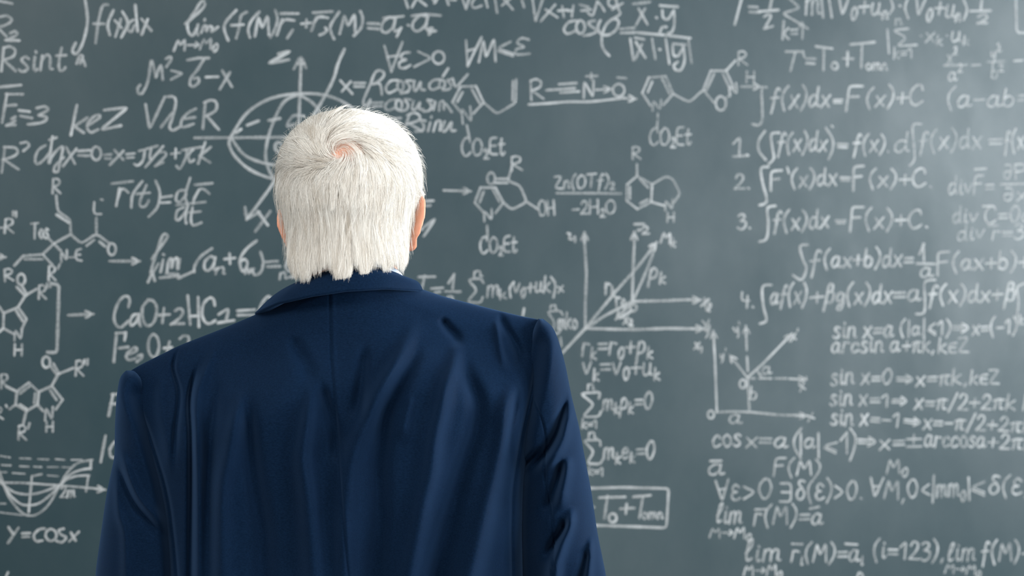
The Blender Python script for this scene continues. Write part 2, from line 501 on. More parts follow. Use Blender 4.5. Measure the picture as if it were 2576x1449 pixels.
FORM = """
F 10 | R sub two, cut by the left edge of the picture
c 0,42 18,40 29,50 20,60 0,68
l 0,76 15,91
c 25,84 36,79 43,84 34,93 14,101
l 14,101 48,102
l 0,3 30,9
F 10 | R sin t
t 3 178 165 178 60 0.05 Rsint
c 192,160 200,140 208,142 204,155 200,160 207,148 214,166
F 10 | tall integral sign of f(x)dx at the top left
c 213,-6 220,50 212,95 200,125 188,136 182,126 190,108
F 10 | f(x)dx after the tall integral
c 271,12 258,15 248,50 240,108
l 235,60 262,60
c 285,26 271,60 276,88
m 289,52 305,70;304,48 290,92
c 308,30 321,58 305,94
c 336,50 324,58 322,74 330,80 338,64
l 340,13 346,79
m 356,48 380,77;371,49 356,87
F 10 | limit of f(M) r one plus r two (M) equals a one times a two
c 466,60 490,40 512,18 514,6 506,4 488,32 472,58 474,80 484,90 494,72
c 498,62 494,82 498,88
l 514,52 515,49
c 506,82 514,64 520,70 518,80 526,66 534,70 532,80 548,68
t 437 128 546 122 32 0.25 M→M_0
c 594,26 568,55 564,75 574,102
c 621,30 606,40 602,66 594,96
l 582,64 612,62
c 652,30 632,52 624,75 628,94
t 641 92 678 88 50 0.15 M
c 692,26 698,50 690,75 680,94
t 696 88 735 86 62 0.25 r
m 706,34 750,34;736,75 722,96
t 758 74 782 72 36 0.1 +
t 783 77 820 77 62 0.2 r
m 788,32 836,29
c 818,70 822,76 814,84 804,88
c 853,30 832,62 832,80 840,98
t 854 86 895 82 48 0.2 M
c 906,28 912,45 908,70 890,90
m 925,59 952,60;926,71 952,73
t 958 86 1002 82 66 0.15 a
m 964,46 1014,41;1009,70 998,92
l 1026,63 1028,64
t 1036 80 1084 76 62 0.15 a
m 1036,40 1072,36;1072,36 1108,39
c 1078,72 1088,72 1084,82 1078,87
l 1078,80 1096,78
F 10 | mu squared equals tau bar minus x
c 352,214 346,222 348,235 358,234 370,210 376,180 381,152 392,194
c 392,194 404,164 409,200
c 417,148 428,143 430,150 418,168
m 432,178 456,184;456,186 430,200
m 472,151 500,146;500,146 525,146
c 512,150 496,176 480,196 478,214 488,217 500,206 498,196 488,198
l 518,194 548,193
m 559,178 583,218;578,182 553,224
F 10 | F with a bar and z below it equals three
m 0,219 52,214;15,237 57,237;17,237 5,308;11,266 40,264
c 38,294 28,300 38,304 16,316
l 16,316 38,314
m 48,278 74,281;52,292 80,297
c 92,272 112,268 120,276 98,290
c 98,290 118,296 106,308 70,313
F 10 | k belongs to Z
m 193,265 178,340;220,296 186,318;186,318 210,334
c 220,316 248,298 250,290 238,292 222,308 219,322 228,333 246,326
l 262,277 322,270 252,327 304,316
F 10 | for all lambda in R
l 366,263 376,326 414,244
c 422,243 436,244 442,258 434,295 426,318 434,328 450,320
l 432,285 405,320
c 492,274 470,286 456,305 458,320 486,312
l 462,299 490,295
c 514,258 530,252 544,258 542,278 518,292
m 516,258 510,323;520,292 550,326
F 9 | R squared ctg x equals zero, x equals pi over two plus pi k
c 10,370 38,372 44,384 32,394 6,402
m 12,370 4,434;10,402 46,426
c 52,360 68,358 72,368 58,380
c 114,366 96,378 88,400 94,413 112,400 128,380
l 132,344 122,410
l 124,352 142,346
c 124,410 134,388 150,372 158,372 150,410 146,430 136,432 138,418 160,396
m 166,370 188,412;192,374 158,418
m 195,380 226,378;197,391 224,392
o 242,386 12 17
m 262,390 280,388;264,399 278,399
m 288,378 310,402;310,380 276,415
m 318,388 338,386;320,397 336,396
m 350,380 396,367;410,368 366,420
c 364,379 360,402 348,416 338,413
c 380,374 376,396 380,400
c 394,386 412,382 416,392 390,418
l 390,418 410,408
t 430 402 452 400 42 0.1 +
m 458,378 506,370;516,358 498,412;530,370 502,392;502,392 528,409
c 470,380 466,400 452,424 444,418
c 486,376 474,390 478,408 488,402
F 9 | vector r of t equals d r over d t
m 281,462 334,456;300,474 292,518
c 296,500 304,478 312,476 322,484
c 358,456 334,488 330,522
c 368,466 352,505 354,520 366,518 374,504
l 342,488 376,485
c 391,455 402,485 396,520 374,545
m 405,497 432,493;406,510 428,509
c 466,478 448,482 442,502 452,508 468,490
c 478,448 466,490 470,512
c 500,478 488,500 486,512
c 490,498 500,478 512,476 526,487
m 490,465 534,461;444,516 516,508
c 462,522 446,530 442,550 450,553 468,530
c 472,518 466,545 468,562
c 484,522 480,552 486,567 506,560
l 476,535 504,532
G 9 | long chain with R, Tos and a carbonyl, at the left edge
t 132 485 152 485 36 0 R
l 141,492 145,532 177,553 177,590 205,613 242,588 272,610
m 142,540 172,560;177,590 135,613;135,613 107,640;107,640 58,644;62,652 106,652;58,644 36,668;120,598 153,631;107,640 131,666;218,618 236,604;250,608 264,620;242,548 242,588
t 235 540 256 540 30 0 L
l 254,502 257,503
o 281,627 10 15
t 80 601 122 600 38 0 Tos
t 154 659 206 656 30 0 N-E
t 122 705 140 705 36 0 R
m 150,665 145,676
t 12 706 34 704 30 0 R
F 9 | R with two primes at the left edge
t -12 587 34 586 34 0.05 -R
m 33,533 33,542;40,533 40,545
F 9 | arrow head at the left edge
a -20,645 14,647
F 10 | short arrow before lim
a 276,657 351,657
F 10 | limit of (a n plus b n) equals
c 382,652 400,626 420,598 418,590 408,594 392,640 380,680 382,688 398,664
c 410,654 404,684
l 410,640 412,641
c 420,682 424,656 432,652 432,676 436,656 446,650 446,676
l 452,652 448,676
m 382,688 372,710;384,688 389,706;402,699 448,694;418,688 448,690;448,700 488,682
c 533,625 505,645 490,668 488,684
t 512 680 546 679 58 0.1 a
t 542 690 566 690 28 0.2 n
t 566 668 592 666 44 0.0 +
c 645,606 622,624 604,650 606,676 614,682 622,664 616,652 604,658
c 616,688 622,674 626,688 632,676 634,684
c 655,634 662,660 656,684 642,692 636,684 638,676
m 668,659 698,657;672,671 704,670
c 724,652 718,672 726,682
t 703 702 722 700 26 0.1 n
l 728,697 746,696
G 9 | lower half of a fused ring molecule with a carbonyl, at the left edge
o 53,703 10 14
m 42,722 60,742;54,718 68,742;64,743 92,727;64,743 45,773;45,773 9,788;9,788 8,826;45,773 66,803;39,780 57,808;66,803 54,829;8,826 34,840;9,788 -4,770;8,826 -6,838
t 97 751 116 751 34 0 R
m 118,714 118,724;127,710 126,722
t 36 857 56 857 28 0 N
t 36 894 56 894 28 0 H
F 11 | tall right hand bracket
l 132,714 148,713 147,760 143,888 119,886
F 10 | short arrow before the calcium formula
a 172,793 234,790
F 10 | CaO plus 2HCl equals
c 323,772 326,752 314,745 298,760 287,792 290,814 303,824 322,808
c 348,792 336,792 327,808 330,819 342,810 348,792
c 349,790 350,812 353,820
c 374,754 358,774 360,806 372,820 388,808 394,776 386,758 372,754
m 398,793 426,791;412,776 408,812
c 440,782 452,776 460,784 452,800 430,816
m 430,815 462,814;472,744 478,816;498,748 500,822;478,796 500,794
c 540,768 536,752 526,750 512,764 508,790 516,810 528,814 541,806
l 550,791 576,774 568,808
m 548,812 588,806;597,782 640,779;598,793 638,792
c 680,766 680,748 670,748 656,768 650,790 656,815
F 10 | Fe2O3 plus, half hidden by the left shoulder
m 293,838 286,910;292,838 316,837;316,837 313,856;300,876 322,873
c 322,892 342,884 342,874 332,878 318,892 322,905 340,902
c 346,896 356,892 356,900 344,910
o 386,870 14 29
m 412,876 432,874;426,860 420,888
c 452,852 462,845 474,848 474,862
F 10 | capital letter cut by the jacket on the left
m 281,992 306,992;284,992 273,1046;278,1016 304,1016
F 10 | stroke and c cut by the left sleeve
l 265,1097 253,1162
c 288,1112 276,1130 280,1150 296,1150
G 9 | indole drawing with R groups, at the lower left
o 116,911 10 14
m 134,915 149,941;126,920 143,943;146,941 184,926;146,941 130,971;130,971 97,986;97,986 94,1018;88,990 86,1014;97,986 72,963;72,963 42,985;74,972 50,990;42,985 39,1018;39,1018 66,1034;50,1018 68,1030;66,1034 94,1018;130,971 157,1006;126,982 142,1006;157,1006 140,1030;94,1018 108,1034;15,972 42,985;39,1018 24,1029;66,1034 58,1066
t 190 945 210 945 36 0 R
m 212,906 211,915;220,904 219,917
t 3 977 22 976 32 0 R
t 113 1057 134 1057 34 0 N
t 116 1086 134 1086 26 0 H
t -12 1056 8 1054 30 0 R
l 15,1020 17,1024
t 46 1105 66 1105 34 0 R
m 74,1065 70,1078
D 8 | cosine curves over an axis, at the lower left
l -20,1214 60,1215 160,1222 252,1230
a 240,1230 264,1232
c -10,1170 5,1205 15,1235 30,1262 55,1290 75,1297 95,1293 120,1272 140,1240 152,1218 170,1188 195,1165 232,1157
c -6,1200 10,1222 25,1245 50,1267 75,1271 100,1265 130,1242 152,1220 175,1195 200,1183 229,1178
c 0,1214 15,1224 35,1238 70,1244 105,1238 146,1222 165,1208 190,1198 224,1196
m 229,1158 227,1180;222,1197 216,1236;80,1198 72,1288
l 80,1198 104,1193
t 152 1252 188 1250 28 0.1 2m
F 6 faint | dashed lines over the cosine curves
m 0,1147 25,1151;50,1153 77,1154;95,1155 122,1156;140,1155 162,1157;180,1157 206,1157;4,1170 27,1171;50,1173 72,1174;85,1174 104,1175;120,1175 146,1175;156,1175 182,1177;0,1188 16,1188;32,1190 62,1192;120,1196 146,1198;0,1289 56,1296;0,1267 14,1267
F 9 | y equals cos x
m 21,1326 33,1344;46,1328 20,1366;56,1342 75,1341;57,1351 73,1350
c 112,1330 98,1332 85,1346 90,1361 106,1360
o 128,1346 14 15
c 160,1330 148,1334 152,1344 166,1352 156,1364 142,1361
m 178,1340 190,1360;198,1338 174,1362
F 8 | tip of a stroke at the bottom left
l 20,1440 10,1462
D 11 | globe with axes z and x behind the head
c 580,345 620,285 680,248 750,236 820,240 880,268 918,318 921,345 900,395 850,435 790,453 740,455 690,451 630,428 590,392 576,362 580,345
c 580,345 612,388 655,408 700,416 760,420
c 750,238 715,255 690,300 672,355 668,400 680,435 696,456
c 750,238 785,258 806,288 822,330
m 490,347 760,345;622,315 650,304;676,303 704,298;592,334 606,325
c 764,292 736,292 722,318 740,312
l 748,400 757,150
l 739,173 757,140 769,170
m 748,160 764,160
c 866,124 850,160 838,200 812,250 775,312 690,455 656,504 620,552
l 616,522 620,552 652,534
o 700,370 9 12
m 648,532 673,566;679,532 642,582
l 700,136 733,128 672,160 726,150
F 9 | for all epsilon above zero
m 967,116 984,180;984,180 1012,106;974,143 1002,140
c 1030,132 1014,134 1008,146 1022,150 1006,156 1004,168 1016,172 1032,164
l 1052,130 1086,146 1042,168
o 1103,145 15 16
F 9 | for all M less than epsilon
m 1172,102 1176,166;1176,166 1211,94;1176,128 1198,122
l 1204,156 1216,98 1222,146 1243,96 1246,154
l 1284,105 1250,122 1292,136
l 1252,128 1290,141
c 1330,100 1312,96 1300,108 1318,118 1298,124 1298,136 1312,137 1332,135
F 9 | x equals R cos u cos v
m 856,203 886,236;882,205 860,230;889,209 918,209;891,218 916,218
c 916,247 930,215 944,182 960,178 966,190 950,206 934,212
c 934,212 952,210 958,218 960,238
c 1000,202 982,204 970,222 978,234 996,226
o 1007,216 8 13
c 1036,203 1020,204 1030,216 1026,230 1008,235
c 1042,204 1040,222 1046,228 1058,206 1058,224 1068,226
c 1106,200 1090,202 1079,214 1086,226 1103,220
o 1112,212 7 11
c 1139,200 1124,202 1134,213 1130,224 1114,227
l 1138,197 1145,222 1176,187
m 1127,172 1114,192
F 9 | y equals cos u sin v, beside the small ring
c 914,252 914,264 922,264 930,252
m 931,251 924,284;936,259 962,258;937,268 960,267
c 994,250 978,254 968,268 976,278 994,270
o 1003,264 8 13
c 1032,251 1016,251 1026,262 1022,276 1006,279
c 1040,254 1036,272 1044,276 1056,256 1054,274 1064,274
c 1086,253 1074,252 1084,264 1080,278 1064,280
c 1094,256 1090,276
c 1104,278 1106,258 1116,256 1116,276
l 1122,262 1136,282
F 9 | equals R sin u
m 980,299 1008,297;982,310 1008,310
c 1024,290 1042,284 1056,292 1050,304 1024,312
m 1030,288 1016,326;1030,312 1062,330
c 1070,304 1056,302 1066,316 1062,328 1044,331
m 1082,308 1076,330;1084,296 1085,293
c 1090,330 1098,306 1108,306 1106,328
c 1118,306 1112,326 1120,330 1136,306 1134,328 1146,328
F 9 | half cut line of symbols along the top edge
m 1018,-4 1026,20;1048,-4 1036,18;1054,0 1072,14;1086,-4 1096,6;1100,-4 1092,8;1122,-6 1128,12;1132,0 1146,0;1162,-6 1172,22;1172,22 1180,-6;1220,-8 1226,18;1244,-8 1250,32;1284,-4 1262,14;1264,-6 1290,24;1310,-8 1318,18
c 1196,-6 1186,10 1194,20 1212,14
F 9 | V x plus one equals root g, along the top edge
m 1339,-4 1347,52;1347,52 1366,-6;1396,12 1360,53;1372,24 1402,44;1404,27 1428,25;1414,16 1418,43;1442,14 1438,42;1428,28 1440,26;1458,12 1480,18;1462,27 1486,24
l 1478,32 1490,43 1502,4
c 1502,4 1512,14 1520,28
o 1540,6 11 12
c 1550,2 1556,24 1560,34 1548,44 1534,50
l 1540,24 1566,8
F 10 | cos phi equals x times y over their lengths
c 1450,52 1430,56 1418,74 1428,85 1450,76
o 1460,68 11 17
c 1496,52 1480,56 1486,66 1502,76 1490,85 1468,90
c 1510,52 1504,66 1510,84 1530,88 1550,74 1556,54 1544,48 1526,60 1514,90 1516,120 1532,140
m 1560,73 1596,70;1562,83 1596,82;1602,82 1668,88;1668,88 1736,96
m 1592,10 1634,5;1622,22 1600,62;1606,22 1628,61;1650,44 1652,45;1660,14 1705,17
c 1666,26 1668,44 1680,48 1692,30
c 1695,26 1696,60 1690,80 1680,84
c 1660,80 1666,68 1676,68
m 1585,98 1593,152;1597,95 1620,99;1599,106 1623,145;1614,112 1598,148;1640,98 1648,148;1658,124 1660,125;1674,98 1683,160;1693,110 1724,113;1731,98 1739,158
c 1692,116 1694,138 1706,140 1718,120
c 1718,118 1722,150 1714,174 1702,177 1694,166 1704,156
G 9 | small ring with CO2Et and a side chain, right of the head
m 1158,218 1197,217;1197,217 1216,258;1186,224 1206,260;1216,258 1190,286;1158,218 1138,257;1163,232 1150,256;1138,257 1160,284
t 1164 312 1190 308 38 0 N
m 1174,316 1180,346
l 1216,258 1250,287 1297,258 1298,200
l 1290,204 1289,252
t 1162 391 1270 388 42 0 CO_2Et
F 9 | R with a triple bond to N and O above a long arrow
t 1336 249 1368 246 46 0 R
m 1373,227 1446,222;1406,212 1450,209;1409,233 1456,230
t 1468 246 1496 245 42 0 N
m 1474,192 1502,191;1487,185 1487,199
a 1499,226 1538,224
o 1556,227 15 16
m 1553,195 1574,197
c 1330,263 1380,260 1430,256 1480,256 1540,250 1572,246
a 1560,247 1600,249
G 9 | two rings joined by a chain, with R and CO2Et, upper centre right
m 1632,195 1674,192;1674,192 1693,236;1666,200 1684,236;1693,236 1668,264;1632,195 1615,234;1640,206 1629,232;1615,234 1636,266
t 1641 279 1664 279 26 0 N
m 1654,287 1654,296;1654,304 1652,322
t 1634 363 1738 364 42 0 CO_2Et
c 1693,236 1728,254 1742,250 1768,228 1778,238 1796,258
m 1768,228 1788,178;1776,228 1796,186;1788,178 1826,178;1826,178 1846,222;1818,186 1836,224;1826,178 1850,152;1826,248 1838,236
o 1813,260 13 18
t 1857 164 1880 163 32 0 R
t 1836 242 1858 238 30 0 N
t 1877 208 1898 208 26 0 H
a 1864,218 1914,218
G 9 | ring with OH and CO2Et, centre right
m 1208,472 1246,472;1246,472 1266,510;1240,478 1256,508;1266,510 1246,536;1208,472 1194,510;1216,482 1206,510;1194,510 1216,535
t 1218 557 1240 555 28 0 N
m 1225,568 1226,597;1247,450 1276,450;1247,460 1276,460
o 1235,449 10 15
l 1266,510 1287,528 1325,508 1308,467 1277,455 1286,424
l 1325,508 1352,526
t 1287 428 1314 426 34 0 R
t 1356 543 1396 540 36 0 OH
t 1208 636 1300 634 38 0 CO_2Et
F 9 | short arrow right of the head
a 1116,479 1184,481
F 9 | Zn(OTf)2 over minus 2H2O
t 1394 475 1544 470 32 0.05 Zn(OTf)_2
l 1400,486 1480,486 1562,487
t 1440 540 1548 536 34 0 -2H_2O
G 9 | indole drawing with N and H, centre right
m 1602,443 1640,464;1610,452 1630,472;1640,464 1638,508;1638,508 1603,526;1630,502 1610,512;1603,526 1576,505;1576,505 1577,464;1584,470 1584,500;1577,464 1602,443;1602,414 1602,443
l 1640,464 1675,443 1692,450 1711,487 1694,510
l 1638,508 1672,518
t 1591 401 1612 400 30 0 R
t 1673 530 1694 529 26 0 N
t 1678 558 1696 558 24 0 H
F 9 | strokes showing right beside the ear
m 1070,506 1090,505;1070,518 1082,517
l 1064,573 1097,548 1066,594
l 1052,578 1062,577
F 9 | T equals one half sum of m k, above the right shoulder
m 1053,697 1094,696;1068,694 1058,740;1085,726 1114,724;1094,736 1108,734;1128,712 1142,690;1142,690 1138,728;1120,733 1158,734
c 1124,756 1128,746 1138,748 1138,758
l 1216,712 1212,700 1176,703 1200,730 1174,760 1212,762 1214,748
t 1192 698 1214 696 24 0 n
t 1225 746 1256 744 42 0.1 m
t 1258 753 1274 751 26 0 k
c 1292,710 1282,725 1284,748
t 1291 741 1384 734 40 0.1 v_0+uk
c 1386,697 1397,716 1392,748
t 1404 736 1418 734 24 0 x
F 9 | small sum beside the right shoulder
l 1415,792 1412,781 1376,784 1395,810 1390,840 1408,840 1410,828
t 1384 780 1402 779 20 0 n
t 1404 830 1452 826 40 0.05 mko
m 1410,850 1412,870;1318,776 1315,794
D 11 | vector diagram with two sets of axes, right of the shoulder
l 1472,828 1472,760 1475,690 1472,640 1470,606
a 1470,610 1470,585
l 1590,760 1592,680 1595,620
a 1595,616 1595,584
l 1472,826 1540,828 1600,829 1680,826 1740,827
a 1738,827 1770,827
l 1592,758 1660,757 1732,754
a 1732,754 1762,755
l 1414,888 1470,828 1560,720 1600,676 1636,630
a 1636,630 1651,610
l 1592,757 1622,690 1640,644 1650,612
l 1470,828 1520,795 1592,757
a 1590,760 1549,803
m 1588,782 1560,800
t 1426 603 1448 602 30 0.1 z_1
m 1596,564 1620,564;1604,580 1612,578
t 1616 589 1632 588 20 0 2
t 1661 610 1698 614 32 0.05 M_k
t 1632 704 1672 702 46 0.1 p_k
t 1523 738 1546 737 46 0 r_k
t 1550 769 1572 767 36 0 r_0
o 1593,774 8 9
t 1568 814 1590 814 26 0 x_2
t 1764 768 1786 776 34 0 x_2
t 1770 832 1786 830 24 0 Y
t 1746 878 1766 880 28 0 x_1
F 9 | r k equals r zero plus rho k
t 1464 894 1640 890 52 0.05 r_k=r_0+p_k
F 9 | v k equals v zero plus u k
t 1466 946 1658 944 52 0 v_k=v_0+u_k
F 9 | sum of m k rho k equals zero
l 1506,1002 1511,986 1460,990 1494,1017 1465,1049 1509,1048 1511,1036
t 1478 981 1496 980 24 0 n
t 1464 1077 1502 1077 24 0 k=1
t 1516 1031 1640 1030 44 0.05 m_kp_k=0
F 9 | sum of m k e k equals zero
l 1510,1121 1512,1106 1467,1108 1494,1136 1476,1166 1513,1168 1516,1155
t 1480 1102 1500 1101 24 0 n
t 1480 1196 1518 1196 24 0 k=1
t 1518 1156 1646 1154 44 0.05 m_ke_k=0
F 10 | boxed T zero plus T
l 1440,1229 1500,1228 1560,1226 1682,1229 1676,1328 1600,1325 1480,1321
m 1508,1252 1572,1250;1528,1248 1520,1304;1560,1280 1595,1278;1576,1268 1574,1292;1593,1250 1636,1246;1617,1248 1608,1303;1490,1276 1494,1276
o 1541,1303 10 11
t 1616 1306 1668 1304 26 0 omn
F 10 | one half sum of m(v plus a) squared, along the top right edge
m 1866,-6 1848,62;1883,17 1905,18;1885,30 1910,31;1942,-6 1936,22;1908,29 1958,25
c 1922,42 1934,36 1938,44 1922,72
l 1922,72 1944,66
l 1980,-8 2012,20 1968,34 2032,72
t 1968 98 2022 96 44 0.05 k=1
t 2027 38 2062 38 62 0 m
m 2066,-4 2070,44;2084,-8 2092,44
t 2106 40 2232 36 52 0.1 V_0+u_n
c 2240,-4 2246,20 2234,38
l 2262,14 2264,15
c 2284,-6 2276,20 2284,46
t 2298 40 2416 44 52 0.1 V_0+u_n
c 2422,-4 2432,24 2424,50
m 2470,-6 2467,24;2440,28 2492,27
c 2460,42 2476,36 2482,46 2458,60
l 2458,58 2482,58
F 10 faint | corner of a drawn box at the top right edge
l 2555,-8 2557,82 2590,83
F 9 faint | sum of x k u k at the top right
l 2232,74 2236,134
l 2284,72 2246,76 2280,95 2256,116 2306,113
t 2252 64 2270 63 24 0 n
t 2310 106 2436 104 40 0.05 *x_k*u_k
t 2248 148 2296 146 30 0 k=1
F 10 | T equals T zero plus T
m 1977,130 2020,130;2000,132 1988,178;2020,130 2022,142;2027,147 2050,148;2028,159 2048,160;2052,117 2093,122;2072,122 2071,176;2120,147 2146,148;2132,131 2131,165;2139,112 2200,106;2168,110 2166,170
o 2099,166 8 9
t 2178 176 2232 176 26 0 omn
F 9 faint | x over a minus y over b, in the glare
m 2375,165 2432,163;2444,164 2466,163;2484,156 2526,154;2550,153 2572,152
t 2382 160 2406 158 36 0.1 x^2
t 2386 204 2420 203 36 0 a^2
t 2494 150 2518 148 36 0 y^2
t 2494 198 2522 198 34 0 b^2
F 10 | integral of f(x)dx equals F(x) plus C
c 1928,220 1916,224 1917,270 1917,300 1908,315 1892,312
t 1936 272 2086 268 50 0.1 f(x)dx
m 2097,252 2118,251;2098,258 2116,258
t 2128 278 2168 278 62 0.05 F
t 2178 268 2322 264 46 0.1 (x)+C
F 9 faint | bracket with a and a b, at the right edge
t 2382 272 2590 264 46 0.1 (a-ab=
F 10 | line one, derivative of the integral of f(x)dx
t 1844 392 1886 390 46 0.05 1.
l 1844,394 1882,391
c 1924,330 1909,352 1908,378 1926,402
c 1960,334 1940,338 1942,370 1946,398 1933,413
t 1954 382 2078 380 46 0.1 f(x)dx
c 2077,322 2094,350 2094,376 2084,400
l 2092,317 2094,319
m 2106,362 2132,363;2108,370 2130,371
t 2144 384 2238 382 44 0.1 f(x).
F 9 faint | d integral of f(x)dx equals f, in the glare
t 2250 384 2286 382 46 0.1 d
c 2318,312 2296,316 2298,360 2300,400 2288,417
t 2310 378 2468 372 48 0.05 f(x)dx
m 2488,352 2520,350;2490,362 2518,361
t 2524 380 2590 374 48 0.1 f(x)
F 10 | line two, integral of F prime equals F(x) plus C
t 1848 476 1888 474 38 0.05 2.
c 1932,420 1914,424 1918,460 1928,498 1924,512 1910,516
t 1938 476 1970 474 48 0 F
l 1980,422 1984,436
t 1990 470 2104 466 44 0.05 (x)dx
m 2114,447 2138,447;2116,454 2136,454
t 2146 476 2176 474 58 0.02 F
t 2186 470 2346 470 44 0.02 (x)+C.
F 10 | line three, integral of f(x)dx equals F(x) plus C
t 1856 576 1890 574 36 0.05 3.
c 1950,518 1930,524 1932,560 1928,600 1910,608
t 1944 578 2084 574 46 0.05 f(x)dx
m 2102,555 2126,555;2104,561 2124,561
t 2138 578 2172 578 56 0.02 F
t 2176 574 2336 572 46 0.02 (x)+C.
F 9 faint | divergence of F as a fraction, in the glare
t 2386 490 2500 486 44 0.05 divF=
m 2452,426 2480,424;2516,464 2592,462
t 2524 452 2580 450 38 0 ∂P
t 2524 506 2584 504 36 0 ∂x
F 9 faint | divergence of C equals zero, at the right edge
t 2396 562 2590 560 40 0.05 div C=0q
m 2472,519 2496,518
F 9 faint | divergence of r equals three, at the right edge
t 2408 604 2574 602 38 0.05 div r=3
m 2486,569 2508,567
F 10 | integral of f(ax plus b)dx
c 2032,616 2012,620 2020,655 2028,675 2016,704 1994,692
t 2036 686 2064 684 50 0.1 f
t 2072 672 2296 670 44 0.05 (ax+b)dx=
F 10 | one over a times F(ax plus b)
m 2312,640 2324,614;2322,614 2324,656;2306,663 2352,664
t 2316 698 2346 696 40 0 a
t 2358 690 2392 688 54 0 F
t 2396 680 2590 676 44 0.02 (ax+b)+
F 10 | line four, integral of a f(x) plus beta g(x)dx
t 1864 774 1898 774 40 0 4.
c 1940,717 1918,722 1920,770 1928,805 1912,814
t 1938 766 2028 764 48 0.1 af(x)
t 2038 766 2072 764 46 0.05 +
t 2074 764 2242 762 48 0.08 βg(x)dx
t 2246 760 2314 758 48 0.05 =a
F 10 | a integral of f(x)dx plus beta integral, right side
c 2352,704 2326,710 2326,750 2324,786 2304,790
t 2334 762 2552 758 46 0.05 f(x)dx+β
c 2580,712 2558,724 2562,760 2556,802
F 10 | sin x equals a
t 2096 850 2246 846 44 0.08 sin x=a
F 10 | modulus of a at most one, so x equals minus one
t 2264 844 2392 842 38 0.02 (|a|≤1)
t 2396 840 2438 840 36 0 ⇒
t 2446 842 2572 838 40 0.05 x=(-1)^k
F 10 | arcsin a plus pi k
t 2092 888 2262 884 43 0.05 arcsin a
t 2270 886 2350 886 40 0.05 +πk,
t 2360 888 2436 886 40 0.05 k∈Z
F 10 | sin x equals zero, so x equals pi k
t 2090 968 2186 964 45 0.05 sin x
t 2192 966 2242 966 36 0.05 =0
t 2256 966 2298 966 34 0 ⇒
t 2304 970 2432 966 40 0.05 x=πk,
t 2440 966 2512 966 36 0.05 k∈Z
F 10 | sin x equals one, so x equals pi over two plus two pi k
t 2088 1020 2180 1018 44 0.05 sin x
t 2188 1022 2236 1022 36 0.02 =1
t 2244 1020 2284 1020 32 0 ⇒
t 2300 1028 2432 1032 40 0.05 x=π/2
t 2438 1028 2596 1032 38 0.05 +2πk k
F 10 | sin x equals minus one, so x equals minus pi over two
t 2090 1070 2182 1070 44 0.05 sin x
t 2188 1068 2262 1074 36 0.02 =-1
t 2274 1070 2316 1074 32 0 ⇒
t 2322 1078 2476 1084 40 0.05 x=-π/2
t 2482 1082 2596 1088 38 0.05 +2πk
F 9 | cos x equals a, modulus of a at most one
t 1793 1125 1864 1124 50 0 cos
t 1876 1126 1904 1126 41 0.02 x
t 1908 1124 1980 1126 41 0.05 =a
c 2016,1077 1999,1100 1998,1126 2014,1153
l 2014,1090 2014,1144
t 2024 1126 2050 1126 40 0 a
m 2058,1090 2059,1152
t 2068 1136 2106 1140 36 0 ≤
m 2114,1108 2130,1088;2130,1088 2130,1140
c 2138,1078 2152,1100 2148,1130 2138,1158
F 9 | so x equals plus or minus arccos a plus two pi k
t 2158 1124 2204 1126 38 0 ⇒
t 2212 1130 2276 1128 38 0 x=
t 2280 1128 2318 1128 38 0 ±
t 2326 1124 2478 1126 45 0.02 arccosa
t 2484 1128 2600 1132 40 0.05 +2πk
F 9 | a bar above the limits
t 1782 1195 1820 1194 44 0.08 a
m 1786,1160 1814,1159
F 9 | F(M)
t 1946 1196 2064 1194 40 0.05 F(M)
F 9 | M zero with a subscript
t 2230 1192 2282 1192 40 0.05 M_0
F 9 | for all epsilon above zero there is a delta above zero
t 1802 1260 1862 1256 50 0.02 ∀ε
t 1870 1258 1942 1254 48 0.02 >0
t 1962 1262 1992 1262 46 0 ∃
t 2002 1258 2170 1256 48 0.02 δ(ε)>0.
F 9 | for all M with zero below the length below delta
t 2186 1252 2276 1258 52 0.02 ∀M,
t 2284 1252 2340 1248 46 0 0<
l 2349,1196 2346,1264
t 2356 1250 2428 1250 48 0 mm_0
m 2436,1202 2438,1258
t 2440 1246 2480 1246 46 0 ≤
t 2486 1244 2594 1246 48 0.05 δ(ε)
F 9 | limit of r(M) equals a bar
t 1802 1316 1864 1316 48 0.1 lim
t 1896 1320 2068 1318 48 0.08 r(M)=a
m 1900,1282 1926,1281;2036,1280 2060,1275
t 1784 1352 1888 1354 30 0.1 M→M_0
F 9 | limit of r i (M) equals a i for one two three
t 1874 1412 1962 1410 50 0.1 lim
t 1990 1412 2170 1412 46 0.08 r_i(M)=a_i
m 1992,1368 2018,1369;2126,1368 2156,1370
t 1870 1448 1966 1448 30 0.1 M→M_0
F 9 | bracket i equals one two three, bottom right
t 2196 1404 2374 1410 46 0.02 (i=123),
F 9 | limit of f(M), in the bottom right corner
t 2384 1412 2452 1410 46 0.1 lim
t 2468 1414 2590 1410 50 0.05 f(M)-
t 2376 1442 2466 1446 28 0.1 M→M_0
F 9 | stroke tips along the bottom edge
c 2154,1460 2160,1442 2168,1444 2172,1460
D 9 | rotated axes inside a corner, right of the shoulder
l 1803,1037 1801,980 1798,900 1795,850
a 1796,864 1794,832
l 1803,1037 1845,1035 1890,1037 1960,1044 2010,1045
a 2000,1045 2030,1046
m 1885,1037 1880,952
l 1880,950 1920,914 1972,860
a 1972,860 1992,840
a 1880,950 1835,893
m 1881,934 1879,898;1878,880 1877,852
a 1877,850 1876,820
m 1886,952 1898,952;1910,952 1940,952;1950,952 1978,952
a 1986,953 2028,955
l 1906,935 1916,950
o 1788,1043 8 10
o 1868,966 8 11
t 1834 1064 1864 1066 38 0 a
t 1887 1005 1904 1005 32 0 b
t 1918 942 1940 940 30 0.05 a
t 1850 842 1872 840 28 -.3 y'
t 1812 906 1830 904 26 0 y'
